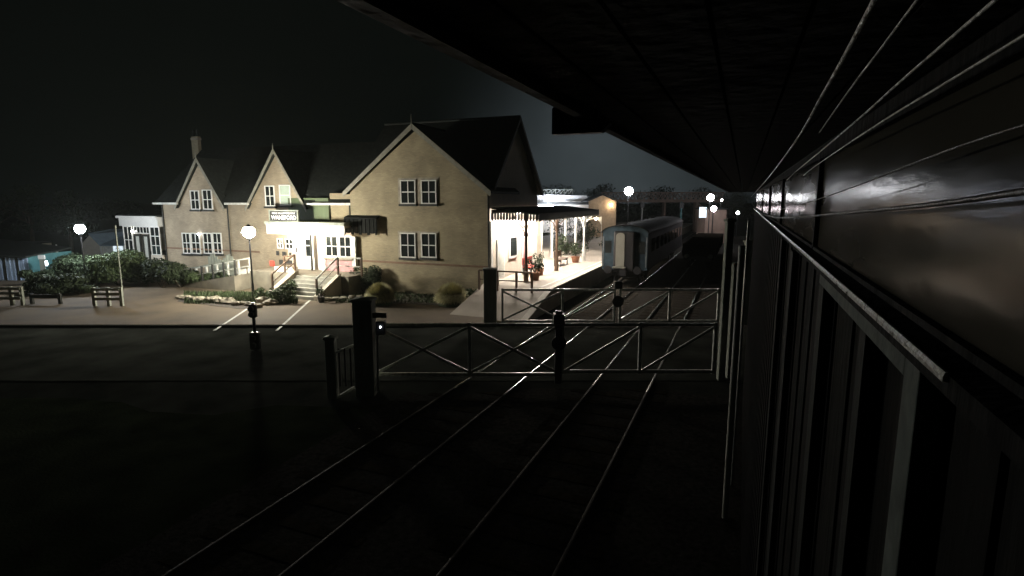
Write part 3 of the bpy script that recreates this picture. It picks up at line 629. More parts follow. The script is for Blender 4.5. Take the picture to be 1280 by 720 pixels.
m = MB(T); mid = (dl + dr_) / 2; hwid = (dr_ - dl) / 2
m.slab([(mid - hwid, se - .4, dzb)] + [(mid + hwid * math.cos(math.pi * (1 - i / 8)), se - .4, dzt - .2 + .2 * math.sin(math.pi * (1 - i / 8))) for i in range(9)] + [(mid + hwid, se - .4, dzb)], (0, .04, 0)); dd = m.build('gangway_door', M['gangway'], tr)
MB(T).box(mid - hwid - .15, mid + hwid + .1, se - .55, se - .36, dzb - .1, dzb - .02).build('step', M['gangway'], tr)
for k in (-1, 1):
    m = MB(T); m.tube((cc + k * .88, se - .55, 1.05), (cc + k * .88, se, 1.05), .08, 10); m.tube((cc + k * .88, se - .6, 1.05), (cc + k * .88, se - .52, 1.05), .24, 16); m.build('buffer', M['black'], tr)
    m = MB(T); m.box(cc + k * 1.02 - .2, cc + k * 1.02 + .2, se - .02, se - .01, 2.0, 2.75); m.build('end_window', M['glass'], tr)
    m = MB(T); m.tube((cc + k * 1.3, se - .06, 1.2), (cc + k * 1.3, se - .06, 3.0), .02, 6); m.build('grab_rail', M['steel'], tr)
for i in range(9):
    s = se + 1.2 + i * 2.1
    for k in (-1, 1): x = cc + k * (hw + .025); MB(T).box(x, x + k * .012, s, s + 1.3, 2.05, 2.85).build('side_window', M['glass'], tr)
for s in (se + 2.5, se + ln - 2.5):
    for ds in (-1.2, 1.2):
        m = MB(T)
        for k in (-1, 1): m.tube((cc + k * .68, s + ds, .46), (cc + k * .80, s + ds, .46), .45, 20)
        m.tube((cc - .68, s + ds, .46), (cc + .68, s + ds, .46), .08, 8); m.build('wheelset', M['black'], tr)
m = MB(T); m.box(cc - .95, cc + .95, se + 1, se + 4, .5, .9); m.box(cc - .95, cc + .95, se + ln - 4, se + ln - 1, .5, .9); m.box(cc - 1.2, cc + 1.2, se, se + ln, .86, .998); m.build('underframe', M['black'], tr)
m = MB(T); m.box(cc - .2, cc + .2, se - .5, se, .7, 1.1); m.build('coupling', M['black'], tr)

# ------------------------------------------------------------------ level crossing gates
def gate(x0, x1, y, zt, zb, lab, grp, stiles, braces, tgt=None):
    o = empty('crossing_gate', (x0, y, 0), 0, lab, 'gate', grp); mt = M['gatew']
    MB().box(x0, x1, y - .035, y + .035, zt - .09, zt).build('top_rail', mt, o, bevel=.008)
    MB().box(x0, x1, y - .035, y + .035, zb, zb + .10).build('bottom_rail', mt, o, bevel=.008)
    for x in stiles: MB().box(x - .045, x + .045, y - .045, y + .045, zb - .02 if zb > .1 else zb, zt + .02).build('stile', mt, o, bevel=.008)
    for (xa, za, xb, zb_) in braces: MB().bar((xa, y, za), (xb, y, zb_), .035, .075).build('brace', mt, o)
    return o
Y1, Y2 = 15.45, 22.9
def X1(px): return PY(px, 440, Y1)[0]
def X2(px): return PY(px, 380, Y2)[0]
z1t = PY(640, 404, Y1)[1]; z1b = PY(640, 470, Y1)[1]; z2t = PY(700, 361, Y2)[1]; z2b = PY(700, 403, Y2)[1]
gx = [X1(p) for p in (470, 587, 697)]
A = [(gx[0], z1b + .1, gx[1], z1t - .1), (gx[0], z1t - .1, gx[1], z1b + .1), (gx[1], z1b + .1, gx[2], z1t - .1), (gx[1], z1t - .1, gx[2], z1b + .1)]
g1 = gate(gx[0], gx[2], Y1, z1t, z1b, 'near level crossing gate leaf hinged on the broad grey left post', 'level crossing gates', gx, A)
gx = [X1(p) for p in (703, 800, 893)]
A = [(gx[0], z1b + .1, gx[1], z1t - .1), (gx[1], z1b + .1, gx[2], z1t - .1)]
g2 = gate(gx[0], gx[2], Y1 + .02, z1t, z1b + .08, 'near level crossing gate leaf hinged on the tall post by the signal box', 'level crossing gates', gx, A)
gx = [X2(p) for p in (628, 703, 768)]
A = [(gx[0], z2b + .1, gx[1], z2t - .1), (gx[0], z2t - .1, gx[1], z2b + .1), (gx[1], z2b + .1, gx[2], z2t - .1)]
g3 = gate(gx[0], gx[2], Y2, z2t, z2b, 'far level crossing gate leaf in front of the platform ramp', 'level crossing gates', gx, A)
gx = [X2(p) for p in (775, 837, 898)]
A = [(gx[0], z2b + .1, gx[1], z2t - .1), (gx[1], z2b + .1, gx[2], z2t - .1)]
g4 = gate(gx[0], gx[2], Y2 + .02, z2t, z2b, 'far level crossing gate leaf across the dull track', 'level crossing gates', gx, A)
# target disc and lamp on near gate
xm = X1(698)
tg = MB(); tg.disc((xm, Y1 - .1, PY(698, 428, Y1)[1]), .21, 'y', .03); tg.build('target_disc', M['black'], g1)
m = MB(); lz = z1t - .02; m.box(xm - .16, xm + .16, Y1 - .16, Y1 + .16, lz, lz + .30); m.box(xm - .10, xm + .10, Y1 - .1, Y1 + .1, lz + .30, lz + .38); m.build('gate_lamp', M['black'], g1, bevel=.02)
m = MB(); m.box(xm - .1, xm + .1, Y1 - .05, Y1 + .05, 0.0, z1t); m.build('meeting_post', M['black'], g1, bevel=.02)
xm = X2(772)
m = MB(); m.disc((xm, Y2 - .1, 1.05), .24, 'y', .03); m.build('target_disc', M['black'], g3)
m = MB(); m.box(xm - .16, xm + .16, Y2 - .14, Y2 + .14, z2t, z2t + .32); m.build('gate_lamp', M['black'], g3, bevel=.02)
# posts
def gpost(pa, pb, ytop, y, lab, mt='post', cap=True, base=0):
    xa = PY(pa, 440, y)[0]; xb = PY(pb, 440, y)[0]; zt = PY((pa + pb) / 2, ytop, y)[1]; wdt = xb - xa
    o = empty('gate_post', ((xa + xb) / 2, y, base), 0, lab, 'post', 'timber posts of the level crossing')
    MB().box(xa, xb, y, y + wdt, base - .1, zt - .12).build('shaft', M[mt], o, bevel=.02)
    m = MB(); c = ((xa + xb) / 2, y + wdt / 2); e = wdt / 2 + .03
    m.add([(c[0] - e, c[1] - e, zt - .118), (c[0] + e, c[1] - e, zt - .118), (c[0] + e, c[1] + e, zt - .118), (c[0] - e, c[1] + e, zt - .118), (c[0] - e, c[1] - e, zt - .05), (c[0] + e, c[1] - e, zt - .05), (c[0] + e, c[1] + e, zt - .05), (c[0] - e, c[1] + e, zt - .05), (c[0], c[1], zt)],
          [(0, 3, 2, 1), (0, 1, 5, 4), (1, 2, 6, 5), (2, 3, 7, 6), (3, 0, 4, 7), (4, 5, 8), (5, 6, 8), (6, 7, 8), (7, 4, 8)]); m.build('cap', M[mt], o)
    return o
p1 = gpost(442, 466, 373, 14.6, 'broad grey gate post with a dark lamp bracket at the near left gate')
p2 = gpost(406, 418, 420, 14.4, 'thin dark wicket post left of the broad grey gate post')
p3 = gpost(605, 621, 335, 22.9, 'grey gate post standing in front of the house corner')
p4 = gpost(900, 908.5, 272, 15.7, 'tallest slim post at the signal box end of the near gate')
p5 = gpost(911, 922, 328, 15.9, 'shorter stout post beside the tallest slim post')
p6 = gpost(925, 934, 300, 23.4, 'post at the signal box end of the far gate')
x, z = PY(475, 393, 14.55); m = MB(); m.box(PY(466, 393, 14.55)[0], PY(483, 393, 14.55)[0], 14.5, 14.6, PY(475, 397, 14.55)[1], PY(475, 391, 14.55)[1]); m.build('lamp_bracket', M['black'], p1)
m = MB(); xx, zz = PY(476, 408, 14.5); m.box(xx - .12, xx + .12, 14.42, 14.62, zz - .22, zz + .14); m.build('post_lamp', M['black'], p1, bevel=.02)
MB().ball((xx + .01, 14.41, zz), .022, 8, 6).build('lamp_lens', M['e_dim'], p1)
m = MB(); m.tube((PY(470, 420, 14.5)[0], 14.5, .1), (PY(472, 420, 14.5)[0], 14.5, PY(472, 410, 14.5)[1]), .03, 6); m.build('cable_pipe', M['steel'], p1)
# wicket rails between thin and broad posts
wk = empty('wicket_gate', (PY(420, 440, 14.5)[0], 14.5, 0), 0, 'small skewed wicket gate between the thin and broad posts', 'gate')
for (a, ya, c, yc) in ((419, 441, 443, 431), (421, 497, 443, 484)):
    xa, za = PY(a, ya, 14.5); xb, zb_ = PY(c, yc, 14.9); MB().bar((xa, 14.5, za), (xb, 14.9, zb_), .05, .06).build('rail', M['gatew'], wk)
for px in (424, 431, 438):
    xa, za = PY(px, 435, 14.65); MB().box(xa - .02, xa + .02, 14.6, 14.64, .2, za).build('upright', M['dark'], wk)

# black road signal on the near side of the forecourt
g = G(320, 438, 0)
xs_ = empty('signal_post', g, 0, 'slim black post with two black boxes at the road edge under the lamp', 'signal post')
zt = PY(317, 378, g.y)[1]; MB().tube(g, (g.x, g.y, zt), .055, 10).build('pole', M['black'], xs_)
for ya, yb, ww in ((380, 397, .12), (415, 437, .17)):
    z0_ = max(.02, PY(318, yb, g.y)[1]); z1_ = PY(318, ya, g.y)[1]; m = MB(); m.box(g.x - ww, g.x + ww, g.y - .10, g.y + .1, z0_, z1_); hd = m.build('signal_box', M['black'], xs_, bevel=.05)
    m = MB()
    for k in (.3, .7):
        zz = z0_ + (z1_ - z0_) * k; m.tube((g.x, g.y - .22, zz), (g.x, g.y - .101, zz), .09, 14)
    m.build('lens_hood', M['dark'], hd)
z0_ = PY(317, 379, g.y)[1]; 

# ------------------------------------------------------------------ lamps
def street_lamp(x, y, zb, zl, r, em, lab, cap=True):
    o = empty('street_lamp', (x, y, zb), 0, lab, 'street lamp', 'lamp posts of the station yard')
    m = MB(); m.tube((x, y, zb), (x, y, zb + .8), .09, 10, .06); m.tube((x, y, zb + .8), (x, y, zl - r), .05, 10, .04); m.build('post', M['black'], o)
    MB().ball((x, y, zl), r, 14, 10).build('globe', M[em], o)
    m = MB(); m.tube((x, y, zl - r - .08), (x, y, zl - r + .02), .1, 10, .12); m.tube((x, y, zl + r * .8), (x, y, zl + r * 1.3), r * .6, 10, .03); m.build('fitting', M['black'], o); return o
g = G(317, 372, .05); x, z = PY(312, 290, g.y)
street_lamp(g.x, g.y, .05, z, .31, 'e_main', 'dazzling white globe lamp on a black post before the porch')
yy = 33; x, z = PY(100, 286, yy); street_lamp(x, yy, 0, z, .27, 'e_left', 'white globe lamp above the hedge by the small shed')

# ------------------------------------------------------------------ far left: shed, blue building, hedge
yy = 47
sh = empty('small_shed', (PY(128, 320, yy)[0], yy, 0), 0, 'small cream shed with pale blue roof and lit white sign', 'shed')
xa = PY(104, 320, yy)[0]; xb = PY(127, 320, yy)[0]; xc = PY(158, 320, yy)[0]; ze = PY(127, 307, yy)[1]; zr = PY(112, 292, yy + 1)[1]
m = MB(); m.slab([(xa, yy, 0), (xb, yy, 0), (xb, yy, ze), ((xa + xb) / 2, yy, zr), (xa, yy, PY(104, 305, yy)[1])], (0, .2, 0)); m.build('gable_wall', M['render'], sh)
m = MB(); m.box(xb, xc, yy + .2, yy + .3, 0, ze); m.build('front_wall', M['offwhite'], sh)
m = MB(); m.slab([((xa + xb) / 2, yy - .2, zr + .02), (xb + .1, yy - .2, ze - .02), (xc, yy - .2, ze - .02), (xc, yy + 2.2, zr + .25), ((xa + xb) / 2 + .3, yy + 2.2, zr + .25)], (0, 0, .08)); m.build('roof', M['blueroof'], sh)
m = MB(); m.box(xa, xc, yy + 2.2, yy + 2.4, 0, zr); m.build('back_wall', M['render'], sh)
m = MB(); m.box(PY(140.5, 312, yy)[0], PY(151.5, 312, yy)[0], yy + .1, yy + .19, PY(146, 319, yy)[1], PY(146, 307, yy)[1]); ls = m.build('lit_sign', M['lit_white'], sh)
x, z = PY(146, 312, yy); m = MB(); m.path([(x - .2, yy + .09, z), (x - .08, yy + .09, z + .14), (x + .02, yy + .09, z - .04), (x + .14, yy + .09, z + .1), (x + .2, yy + .09, z - .04)], .025, 6); m.build('emblem', M['signblack'], ls)
m = MB(); m.box(PY(125.5, 312, yy)[0], PY(127.5, 312, yy)[0], yy - .03, yy - .002, 0, ze); m.build('corner_board', M['white'], sh)
yy = 36
bs = empty('blue_shed', (PY(25, 355, yy)[0], yy, 0), 0, 'long pale blue clad shed with a teal end at the far left edge', 'shed')
xa = PY(-90, 340, yy)[0]; xb = PY(37, 340, yy)[0]; xc = PY(52, 340, yy)[0]; zt = PY(20, 322, yy)[1]; zb_ = PY(20, 357, yy)[1]
m = MB()
n = 46
for i in range(n):
    a = xa + (xb - xa) * i / n; c = xa + (xb - xa) * (i + 1) / n; m.box(a, c - .03, yy - .02 * (i % 2), yy + .15, 0, zt)
m.build('cladding', M['paleblue'], bs)
m = MB(); m.slab([(xb, yy, 0), (xc, yy + 2.5, 0), (xc, yy + 2.5, zt + .2), (xb, yy, zt + .15)], (.0, .15, 0)); m.build('end_wall', M['teal'], bs)
m = MB(); m.slab([(xa, yy - .3, zt + .02), (xb + .1, yy - .3, zt + .02), (xc + .1, yy + 2.6, zt + .35), (xa, yy + 5, zt + .8)], (0, 0, .1)); m.build('roof', M['slate'], bs)
m = MB(); 
for px in (8, 24): m.box(PY(px, 340, yy)[0] - .05, PY(px, 340, yy)[0] + .05, yy - .06, yy - .025, 0, zt)
m.build('frame', M['dark'], bs)
yy = 46
gr = empty('grey_cabin', (PY(12, 320, yy)[0], yy, 0), 0, 'grey block cabin behind the blue shed', 'cabin')
m = MB(); m.box(PY(-30, 320, yy)[0], PY(29, 320, yy)[0], yy, yy + 3, 0, PY(10, 307, yy)[1]); m.build('wall', M['stone'], gr)
m = MB(); m.box(PY(-31, 320, yy)[0], PY(30, 320, yy)[0], yy - .1, yy + 3.1, PY(10, 306.8, yy)[1], PY(10, 305, yy)[1]); m.build('roof', M['slate'], gr)
yy = 35.2
bb = empty('notice_post', (PY(52, 345, yy)[0], yy, 0), 0, 'white topped notice post beside the blue shed end', 'sign')
x, z = PY(52, 325, yy); MB().box(x - .16, x + .16, yy, yy + .06, PY(52, 345, yy)[1], PY(52, 320, yy)[1]).build('board', M['post'], bb)
MB().box(x - .2, x + .2, yy - .01, yy + .07, PY(52, 324, yy)[1], PY(52, 319, yy)[1]).build('header', M['white'], bb); MB().box(x - .04, x + .04, yy + .07, yy + .12, 0, PY(52, 345, yy)[1] + .3).build('leg', M['post'], bb)
for i, (px, py) in enumerate(((58, 329), (59, 343))):
    x, z = PY(px, py, 35.5); o = empty('small_lamp', (x, 35.5, z), 0, ['upper small white lamp beside the notice post', 'lower small white lamp beside the notice post'][i], 'lamp', 'small lamps by the notice post')
    MB().ball((x, 35.5, z), (.09, .05, .16), 8, 6).build('glass', M['e_dim'], o); MB().box(x - .02, x + .02, 35.56, 35.6, 0 if i else z, z + .2).build('bracket', M['dark'], o)
# brown post with pale top behind the hedge
yy = 40; x, z = PY(68, 306, yy); o = empty('old_post', (x, yy, 0), 0, 'weathered brown post with pale finial behind the hedge', 'post'); MB().box(x - .16, x + .16, yy, yy + .3, 0, PY(68, 320, yy)[1]).build('shaft', M['tan'], o); MB().tube((x, yy + .15, PY(68, 320, yy)[1]), (x, yy + .15, z), .09, 8, .05).build('finial', M['offwhite'], o)
# fences on the left
def timber_fence(pxs, ybase, ytop, y, lab, grp='timber fences of the yard', rails=3, mt='post'):
    xs2 = [PY(p, ybase, y)[0] for p in pxs]; zt_ = PY(pxs[0], ytop, y)[1]
    o = empty('timber_fence', (xs2[0], y, .0), 0, lab, 'fence', grp)
    for x in xs2: MB().box(x - .07, x + .07, y, y + .12, 0, zt_ + .1).build('post', M[mt], o)
    for k in range(rails):
        z = .35 + (zt_ - .4) * k / max(1, rails - 1); MB().box(xs2[0], xs2[-1], y - .045, y - .004, z, z + .13).build('rail', M[mt], o)
timber_fence((-30, -5, 15, 28), 385, 361, 27.2, 'weathered three rail fence below the blue shed')
timber_fence((118, 136, 152), 385, 362, 27, 'short weathered fence before the dark hedge')
timber_fence((40, 75), 385, 370, 27.6, 'dark low fence beneath the left bushes', rails=2, mt='dark')
hedge = [(48, 372, 1.7, 1.5, 34, 'leaf'), (75, 378, 3.0, 1.5, 31, 'leaf'), (92, 352, 2.6, 2.3, 36, 'leaf'), (118, 358, 3.2, 2.5, 34, 'leaf'), (148, 356, 3.4, 2.8, 34, 'leafmid'), (178, 354, 3.2, 2.7, 34.5, 'leaf'), (203, 356, 2.6, 2.2, 33, 'leaf'), (226, 358, 1.8, 1.4, 33, 'leaf'), (248, 352, 1.6, 1.3, 33.5, 'leafmid'), (282, 350, 1.5, 1.4, 33, 'leaf'), (100, 372, 2.0, 1.0, 30.5, 'leaf')]
hl = ['small bush right of the blue shed', 'wide low bush in front of the old post', 'bush with lamplit top below the left lamp', 'dense dark bush left of the thin pole', 'tall bush directly behind the thin pole', 'dark bush under the lobby doors', 'bush at the corner of the lobby and wing', 'low bush below the string course', 'pale low bush before the garden screen', 'dark bush by the ramp railing', 'ground-hugging bush behind the short fence']
for i, (px, py, w_, h_, yy, mt) in enumerate(hedge):
    x = PY(px, py, yy)[0]; shrub('bush', Vector((x, yy, .05 if yy < 33 else 0)), w_, h_ * .66, hl[i], mt, int(2600 * w_), .085, 'bushes left of the station', 60 + i, 'bush')

# ------------------------------------------------------------------ garden in front of the porch and gable
def gp(px, py, z=.05): return G(px, py, z)
mound(gp(475, 380), .86, 1.12, 'round pale grass clump beside the dark shrub, nearer the porch', 11)
mound(gp(565, 381), .98, 1.18, 'round pale grass clump standing alone below the gable windows', 12)
shrub('shrub', gp(455, 366), 1.9, 1.5, 'tall dark shrub right of the steps', 'leaf', 2200, .06, 'garden shrubs by the porch', 21)
shrub('shrub', gp(434, 366), 1.0, .8, 'bright green shrub at the foot of the pale handrail', 'leafmid', 900, .06, 'garden shrubs by the porch', 22)
shrub('shrub', gp(350, 378), 1.3, .95, 'loose green shrub below the white deck panel', 'leafmid', 900, .065, 'garden shrubs by the porch', 23)
shrub('shrub', gp(364, 372), .9, .9, 'shrub against the left side wall of the steps', 'leafmid', 700, .06, 'garden shrubs by the porch', 28)
shrub('shrub', gp(331, 374), 1.0, .6, 'low shrub near the foot of the porch lamp', 'leafmid', 600, .06, 'garden shrubs by the porch', 24)
shrub('shrub', gp(592, 380), 1.1, .7, 'scrubby shrub at the house corner', 'leafmid', 700, .06, 'garden shrubs by the porch', 25)
shrub('shrub', gp(580, 366), .7, .9, 'thin upright shrub against the plinth', 'leaf', 300, .05, 'garden shrubs by the porch', 26)
pp = gp(402, 378); o = shrub('potted_plant', pp + Vector((0, 0, .25)), .5, .45, 'small potted plant standing on the path before the steps', 'leafmid', 220, .05, None, 27, 'potted plant'); MB().tube(pp, pp + Vector((0, 0, .3)), .14, 10, .19).build('pot', M['black'], o)
# stones
def stone(g, r, seed, lab):
    rnd = random.Random(seed); m = MB(); m.ball((g.x, g.y, g.z + r * .35), (r * rnd.uniform(.9, 1.4), r * rnd.uniform(.7, 1), r * rnd.uniform(.5, .8)), 9, 6, .18, rnd); o = m.build('border_stone', M['stone']); o['label'] = lab; o['category'] = 'stone'; o['group'] = 'stones edging the flower beds'
pts = [(226 + 8.6 * i, 373 + 10 * (i / 10) + random.uniform(-1, 1)) for i in range(12)]
for i, (px, py) in enumerate(pts): stone(gp(px, py), .22 + .08 * random.random(), 300 + i, 'rough pale stone in the bed edging left of the porch lamp')
pts = [(330, 379), (338, 381), (372, 372), (378, 371)]
for i, (px, py) in enumerate(pts): stone(gp(px, py), .3 if i < 2 else .2, 330 + i, 'pale boulder between the lamp foot and the steps')
pts = [(410 + 10 * i, 376 - .8 * i) for i in range(6)]
for i, (px, py) in enumerate(pts): stone(gp(px, py), .2, 350 + i, 'low edging stone between the steps and the grass clump')
# planting strip (uncountable)
rnd = random.Random(5); m = MB()
def strip(px0, px1, y0, y1, n, hh_):
    for i in range(n):
        g = gp(rnd.uniform(px0, px1), rnd.uniform(y0, y1)); a = rnd.uniform(0, 6.28); k = .03; hgt = rnd.uniform(.4, 1) * hh_
        lx, ly = rnd.uniform(-.08, .08), rnd.uniform(-.08, .08)
        m.add([(g.x - k * math.cos(a), g.y - k * math.sin(a), g.z), (g.x + k * math.cos(a), g.y + k * math.sin(a), g.z), (g.x + lx, g.y + ly, g.z + hgt)], [(0, 1, 2)])
strip(230, 322, 366, 380, 2600, .22); strip(330, 372, 368, 380, 900, .3); strip(420, 600, 366, 379, 3000, .16); 
m.build('ground_cover', M['leafmid'], None, kind='stuff')
S(MB().slab([gp(222, 377, .06), gp(300, 386, .06), gp(325, 384, .06), gp(318, 366, .06), gp(232, 364, .06)], (0, 0, -.05)).build('flower_bed', M['soil']))
S(MB().slab([gp(425, 376, .062), gp(600, 384, .062), gp(600, 362, .062), gp(430, 362, .062)], (0, 0, -.05)).build('garden_bed', M['soil']))

# ------------------------------------------------------------------ far background
def at(px, py, y): x, z = PY(px, py, y); return x, z
# far white canopied building
yy = 74
wb = empty('lit_canopy_building', (at(700, 255, yy)[0], yy, .9), 0, 'white canopied building glowing with fluorescent tubes beyond the station', 'building')
xa, xb = at(664, 255, yy)[0], at(736, 255, yy)[0]
m = MB(); m.slab([(xa, yy, at(0, 252, yy)[1]), (xb, yy, at(0, 252, yy)[1]), (xb - .3, yy, at(0, 244.5, yy)[1]), (xa, yy, at(0, 243, yy)[1])], (0, .3, 0)); m.build('upper_fascia', M['white'], wb)
m = MB(); m.box(xa, xb + .3, yy + 1, yy + 1.2, at(0, 266, yy)[1], at(0, 252, yy)[1]); m.build('wall', M['render'], wb)
m = MB(); m.box(xa, xb + .5, yy - 1.2, yy - 1.0, at(0, 263, yy - 1)[1], at(0, 261, yy - 1)[1]); m.box(xa, xb + .4, yy - .2, yy + .0, at(0, 256, yy)[1], at(0, 252.2, yy)[1]); m.build('lower_fascia', M['dark'], wb)
m = MB(); m.box(xa, xb, yy + 1.2, yy + 5, .9, at(0, 262, yy)[1]); m.build('ground_floor', M['render'], wb)
for (a, c, py) in ((674, 692, 257.5), (699, 720, 259.5)): m = MB(); m.box(at(a, py, yy - .6)[0], at(c, py, yy - .6)[0], yy - .6, yy - .45, at(0, py + .8, yy)[1], at(0, py - .8, yy)[1]); m.build('fluorescent_tube', M['e_tube'], wb)
m = MB(); m.box(at(685, 246, yy - .5)[0], at(703, 246, yy - .5)[0], yy - .6, yy - .5, at(0, 249.5, yy)[1], at(0, 248.6, yy)[1]); m.build('fluorescent_tube', M['e_tube'], wb)
m = MB()
x0_ = at(668, 240, yy)[0]; x1_ = at(716, 240, yy)[0]; zc = at(0, 243, yy)[1]
for i in range(9):
    a = x0_ + (x1_ - x0_) * i / 9; c = x0_ + (x1_ - x0_) * (i + 1) / 9; h1 = .55 + .12 * (i % 2); h2 = .55 + .12 * ((i + 1) % 2)
    m.bar((a, yy + .2, zc + h1), (c, yy + .2, zc + h2), .08, .1); m.bar((a, yy + .2, zc), (c, yy + .2, zc + h2), .06, .08); m.bar((c, yy + .2, zc), (c, yy + .2, zc + h2), .06, .08)
m.build('roof_truss', M['post'], wb)
# tan building with warm lamp
yy = 66
tb = empty('tan_building', (at(752, 262, yy)[0], yy, .9), 0, 'tan building lit by a warm wall lamp above the coach', 'building')
xa, xb = at(736, 262, yy)[0], at(770, 262, yy)[0]
m = MB(); m.slab([(xa, yy, .9), (xb, yy, .9), (xb, yy, at(0, 252, yy)[1]), ((xa + xb) / 2, yy, at(0, 244, yy)[1]), (xa, yy, at(0, 252, yy)[1])], (0, .3, 0)); m.build('gable_wall', M['tan'], tb)
m = MB(); m.slab([(xa - .2, yy - .2, at(0, 252.5, yy)[1]), ((xa + xb) / 2, yy - .2, at(0, 243.5, yy)[1]), ((xa + xb) / 2, yy + 6, at(0, 243.5, yy)[1]), (xa - .2, yy + 6, at(0, 252.5, yy)[1])], (0, 0, .1)); m.slab([(xb + .2, yy - .2, at(0, 252.5, yy)[1]), ((xa + xb) / 2, yy - .2, at(0, 243.5, yy)[1]), ((xa + xb) / 2, yy + 6, at(0, 243.5, yy)[1]), (xb + .2, yy + 6, at(0, 252.5, yy)[1])], (0, 0, .1)); m.build('roof', M['slate'], tb)
x, z = at(764, 256, yy - .3); MB().ball((x, yy - .35, z), .16, 8, 6).build('bright_spot', M['e_warm'], tb)
# arch doorway lit on the platform
yy = 56
ar = empty('lit_archway', (at(742, 285, yy)[0], yy, .95), 0, 'cream arched gateway lit from within beside the coach', 'archway')
x0_, x1_ = at(729, 280, yy)[0], at(752, 280, yy)[0]; xm = (x0_ + x1_) / 2 + .1; za = at(0, 282, yy)[1]; zt = at(0, 272, yy)[1]; rr = .85
arc = [(xm + rr * math.cos(math.pi * i / 10), yy, za - .2 + rr * math.sin(math.pi * i / 10)) for i in range(11)]
m = MB(); m.slab([(x1_, yy, .95), (x1_, yy, zt + .1), (x0_, yy, zt - .2), (x0_, yy, .95), (xm - rr, yy, .95)] + list(reversed(arc)) + [(xm + rr, yy, .95)], (0, .3, 0)); m.build('arch_wall', M['white'], ar)
MB().ball((at(745, 273, yy - .5)[0], yy - .5, at(0, 273, yy)[1]), .12, 8, 6).build('lamp', M['e_warm'], ar)
# footbridge
yy = 92
fb_ = empty('footbridge', (at(820, 250, yy)[0], yy, 0), 0, 'long brown lattice footbridge crossing the tracks in the distance', 'footbridge')
xa, xb = at(752, 250, yy)[0], at(905, 250, yy)[0]; zt = at(0, 240, yy)[1]; zb_ = at(0, 252, yy)[1]
m = MB(); m.box(xa, xb, yy, yy + .12, zt - .2, zt); m.box(xa, xb, yy, yy + .15, zb_, zb_ + .35)
MB().box(xa, xb, yy, yy + 2, zb_ - .12, zb_ - .002).build('deck', M['bridge'], fb_)
n = 26
for i in range(n):
    a = xa + (xb - xa) * i / n; c = xa + (xb - xa) * (i + 1) / n
    m.bar((a, yy + .06, zb_ + .3), (c, yy + .06, zt - .1), .06, .12); m.bar((a, yy + .06, zt - .1), (c, yy + .06, zb_ + .3), .06, .12); m.box(a - .05, a + .05, yy - .01, yy + .1, zb_, zt)
m.build('lattice_parapet', M['bridge'], fb_)
for px in (770, 832, 872): x = at(px, 255, yy)[0]; MB().box(x - .15, x + .15, yy + .3, yy + 1.6, 0, zb_ - .122).build('leg', M['bridge'], fb_)
x0_ = at(872, 255, yy)[0]; MB().slab([(x0_, yy + .2, zb_), (x0_ + .1, yy + .2, zb_ - .3), (x0_ + 5, yy + .2, .2), (x0_ + 5, yy + .2, .6)], (0, 1.4, 0)).build('stair', M['bridge'], fb_)
m = MB()
rnd = random.Random(9)
# tall lamps beyond
def mast(px, py, y, r, em, lab, zb=0.0):
    x, z = at(px, py, y); o = empty('lamp_mast', (x, y, zb), 0, lab, 'lamp', 'distant lamps beyond the station')
    MB().tube((x, y + .1, zb), (x, y + .1, z + .3), .07, 8, .05).build('mast', M['black'], o); MB().ball((x, y - .05, z), (r, r * .6, r), 12, 8).build('lamp_head', M[em], o)
    MB().bar((x, y + .1, z + r + .05), (x, y - .4, z + r + .05), .3, .05).build('hood', M['black'], o)
mast(786, 239, 60, .44, 'e_far', 'brightest distant white lamp on a mast above the coach')
mast(888, 247, 64, .38, 'e_far', 'upper distant white lamp by the end of the footbridge')
mast(892, 261, 58, .28, 'e_farpink', 'pinkish lamp just below the upper lamp at the footbridge end')
mast(884, 266, 76, .2, 'e_farpink', 'small lamp left of the pinkish lamp')
mast(922, 266, 80, .22, 'e_lobby', 'lone small lamp between the posts and the signal box')
mast(902, 250, 70, .12, 'e_lobby', 'tiny lamp right of the upper distant lamp')
mast(668, 239, 100, .12, 'e_dim', 'tiny lamp over the lit canopy building')
# green signal posts in distance
for i, px in enumerate((852, 803)):
    yy = 75 + i * 8; x, z = at(px, 252, yy); o = empty('signal_mast', (x, yy, 0), 0, ['pale green signal mast beneath the footbridge', 'grey signal mast beyond the coach roof'][i], 'signal mast', 'distant signal masts')
    MB().tube((x, yy, 0), (x, yy, z), .12, 8).build('mast', M['teal'] if i == 0 else M['steel'], o); MB().box(x - .25, x + .25, yy - .15, yy - .12 + .2, z - .9, z - .1).build('signal_head', M['black'], o)
# brown building at right end
yy = 68
rb = empty('far_hut', (at(893, 268, yy)[0], yy, 0), 0, 'brown hut under the pinkish lamp at the footbridge end', 'hut')
m = MB(); m.box(at(882, 268, yy)[0], at(908, 268, yy)[0], yy, yy + 3, 0, at(0, 262, yy)[1]); m.build('wall', M['bridge'], rb); m = MB(); m.box(at(880, 268, yy)[0], at(910, 268, yy)[0], yy - .2, yy + 3.2, at(0, 261.8, yy)[1], at(0, 260.5, yy)[1]); m.build('roof', M['slate'], rb)
m = MB(); m.box(at(874, 262, yy)[0], at(883, 262, yy)[0], yy - .1, yy - .05, at(0, 272, yy)[1], at(0, 259, yy)[1]); m.build('lit_window', M['lit_white'], rb)
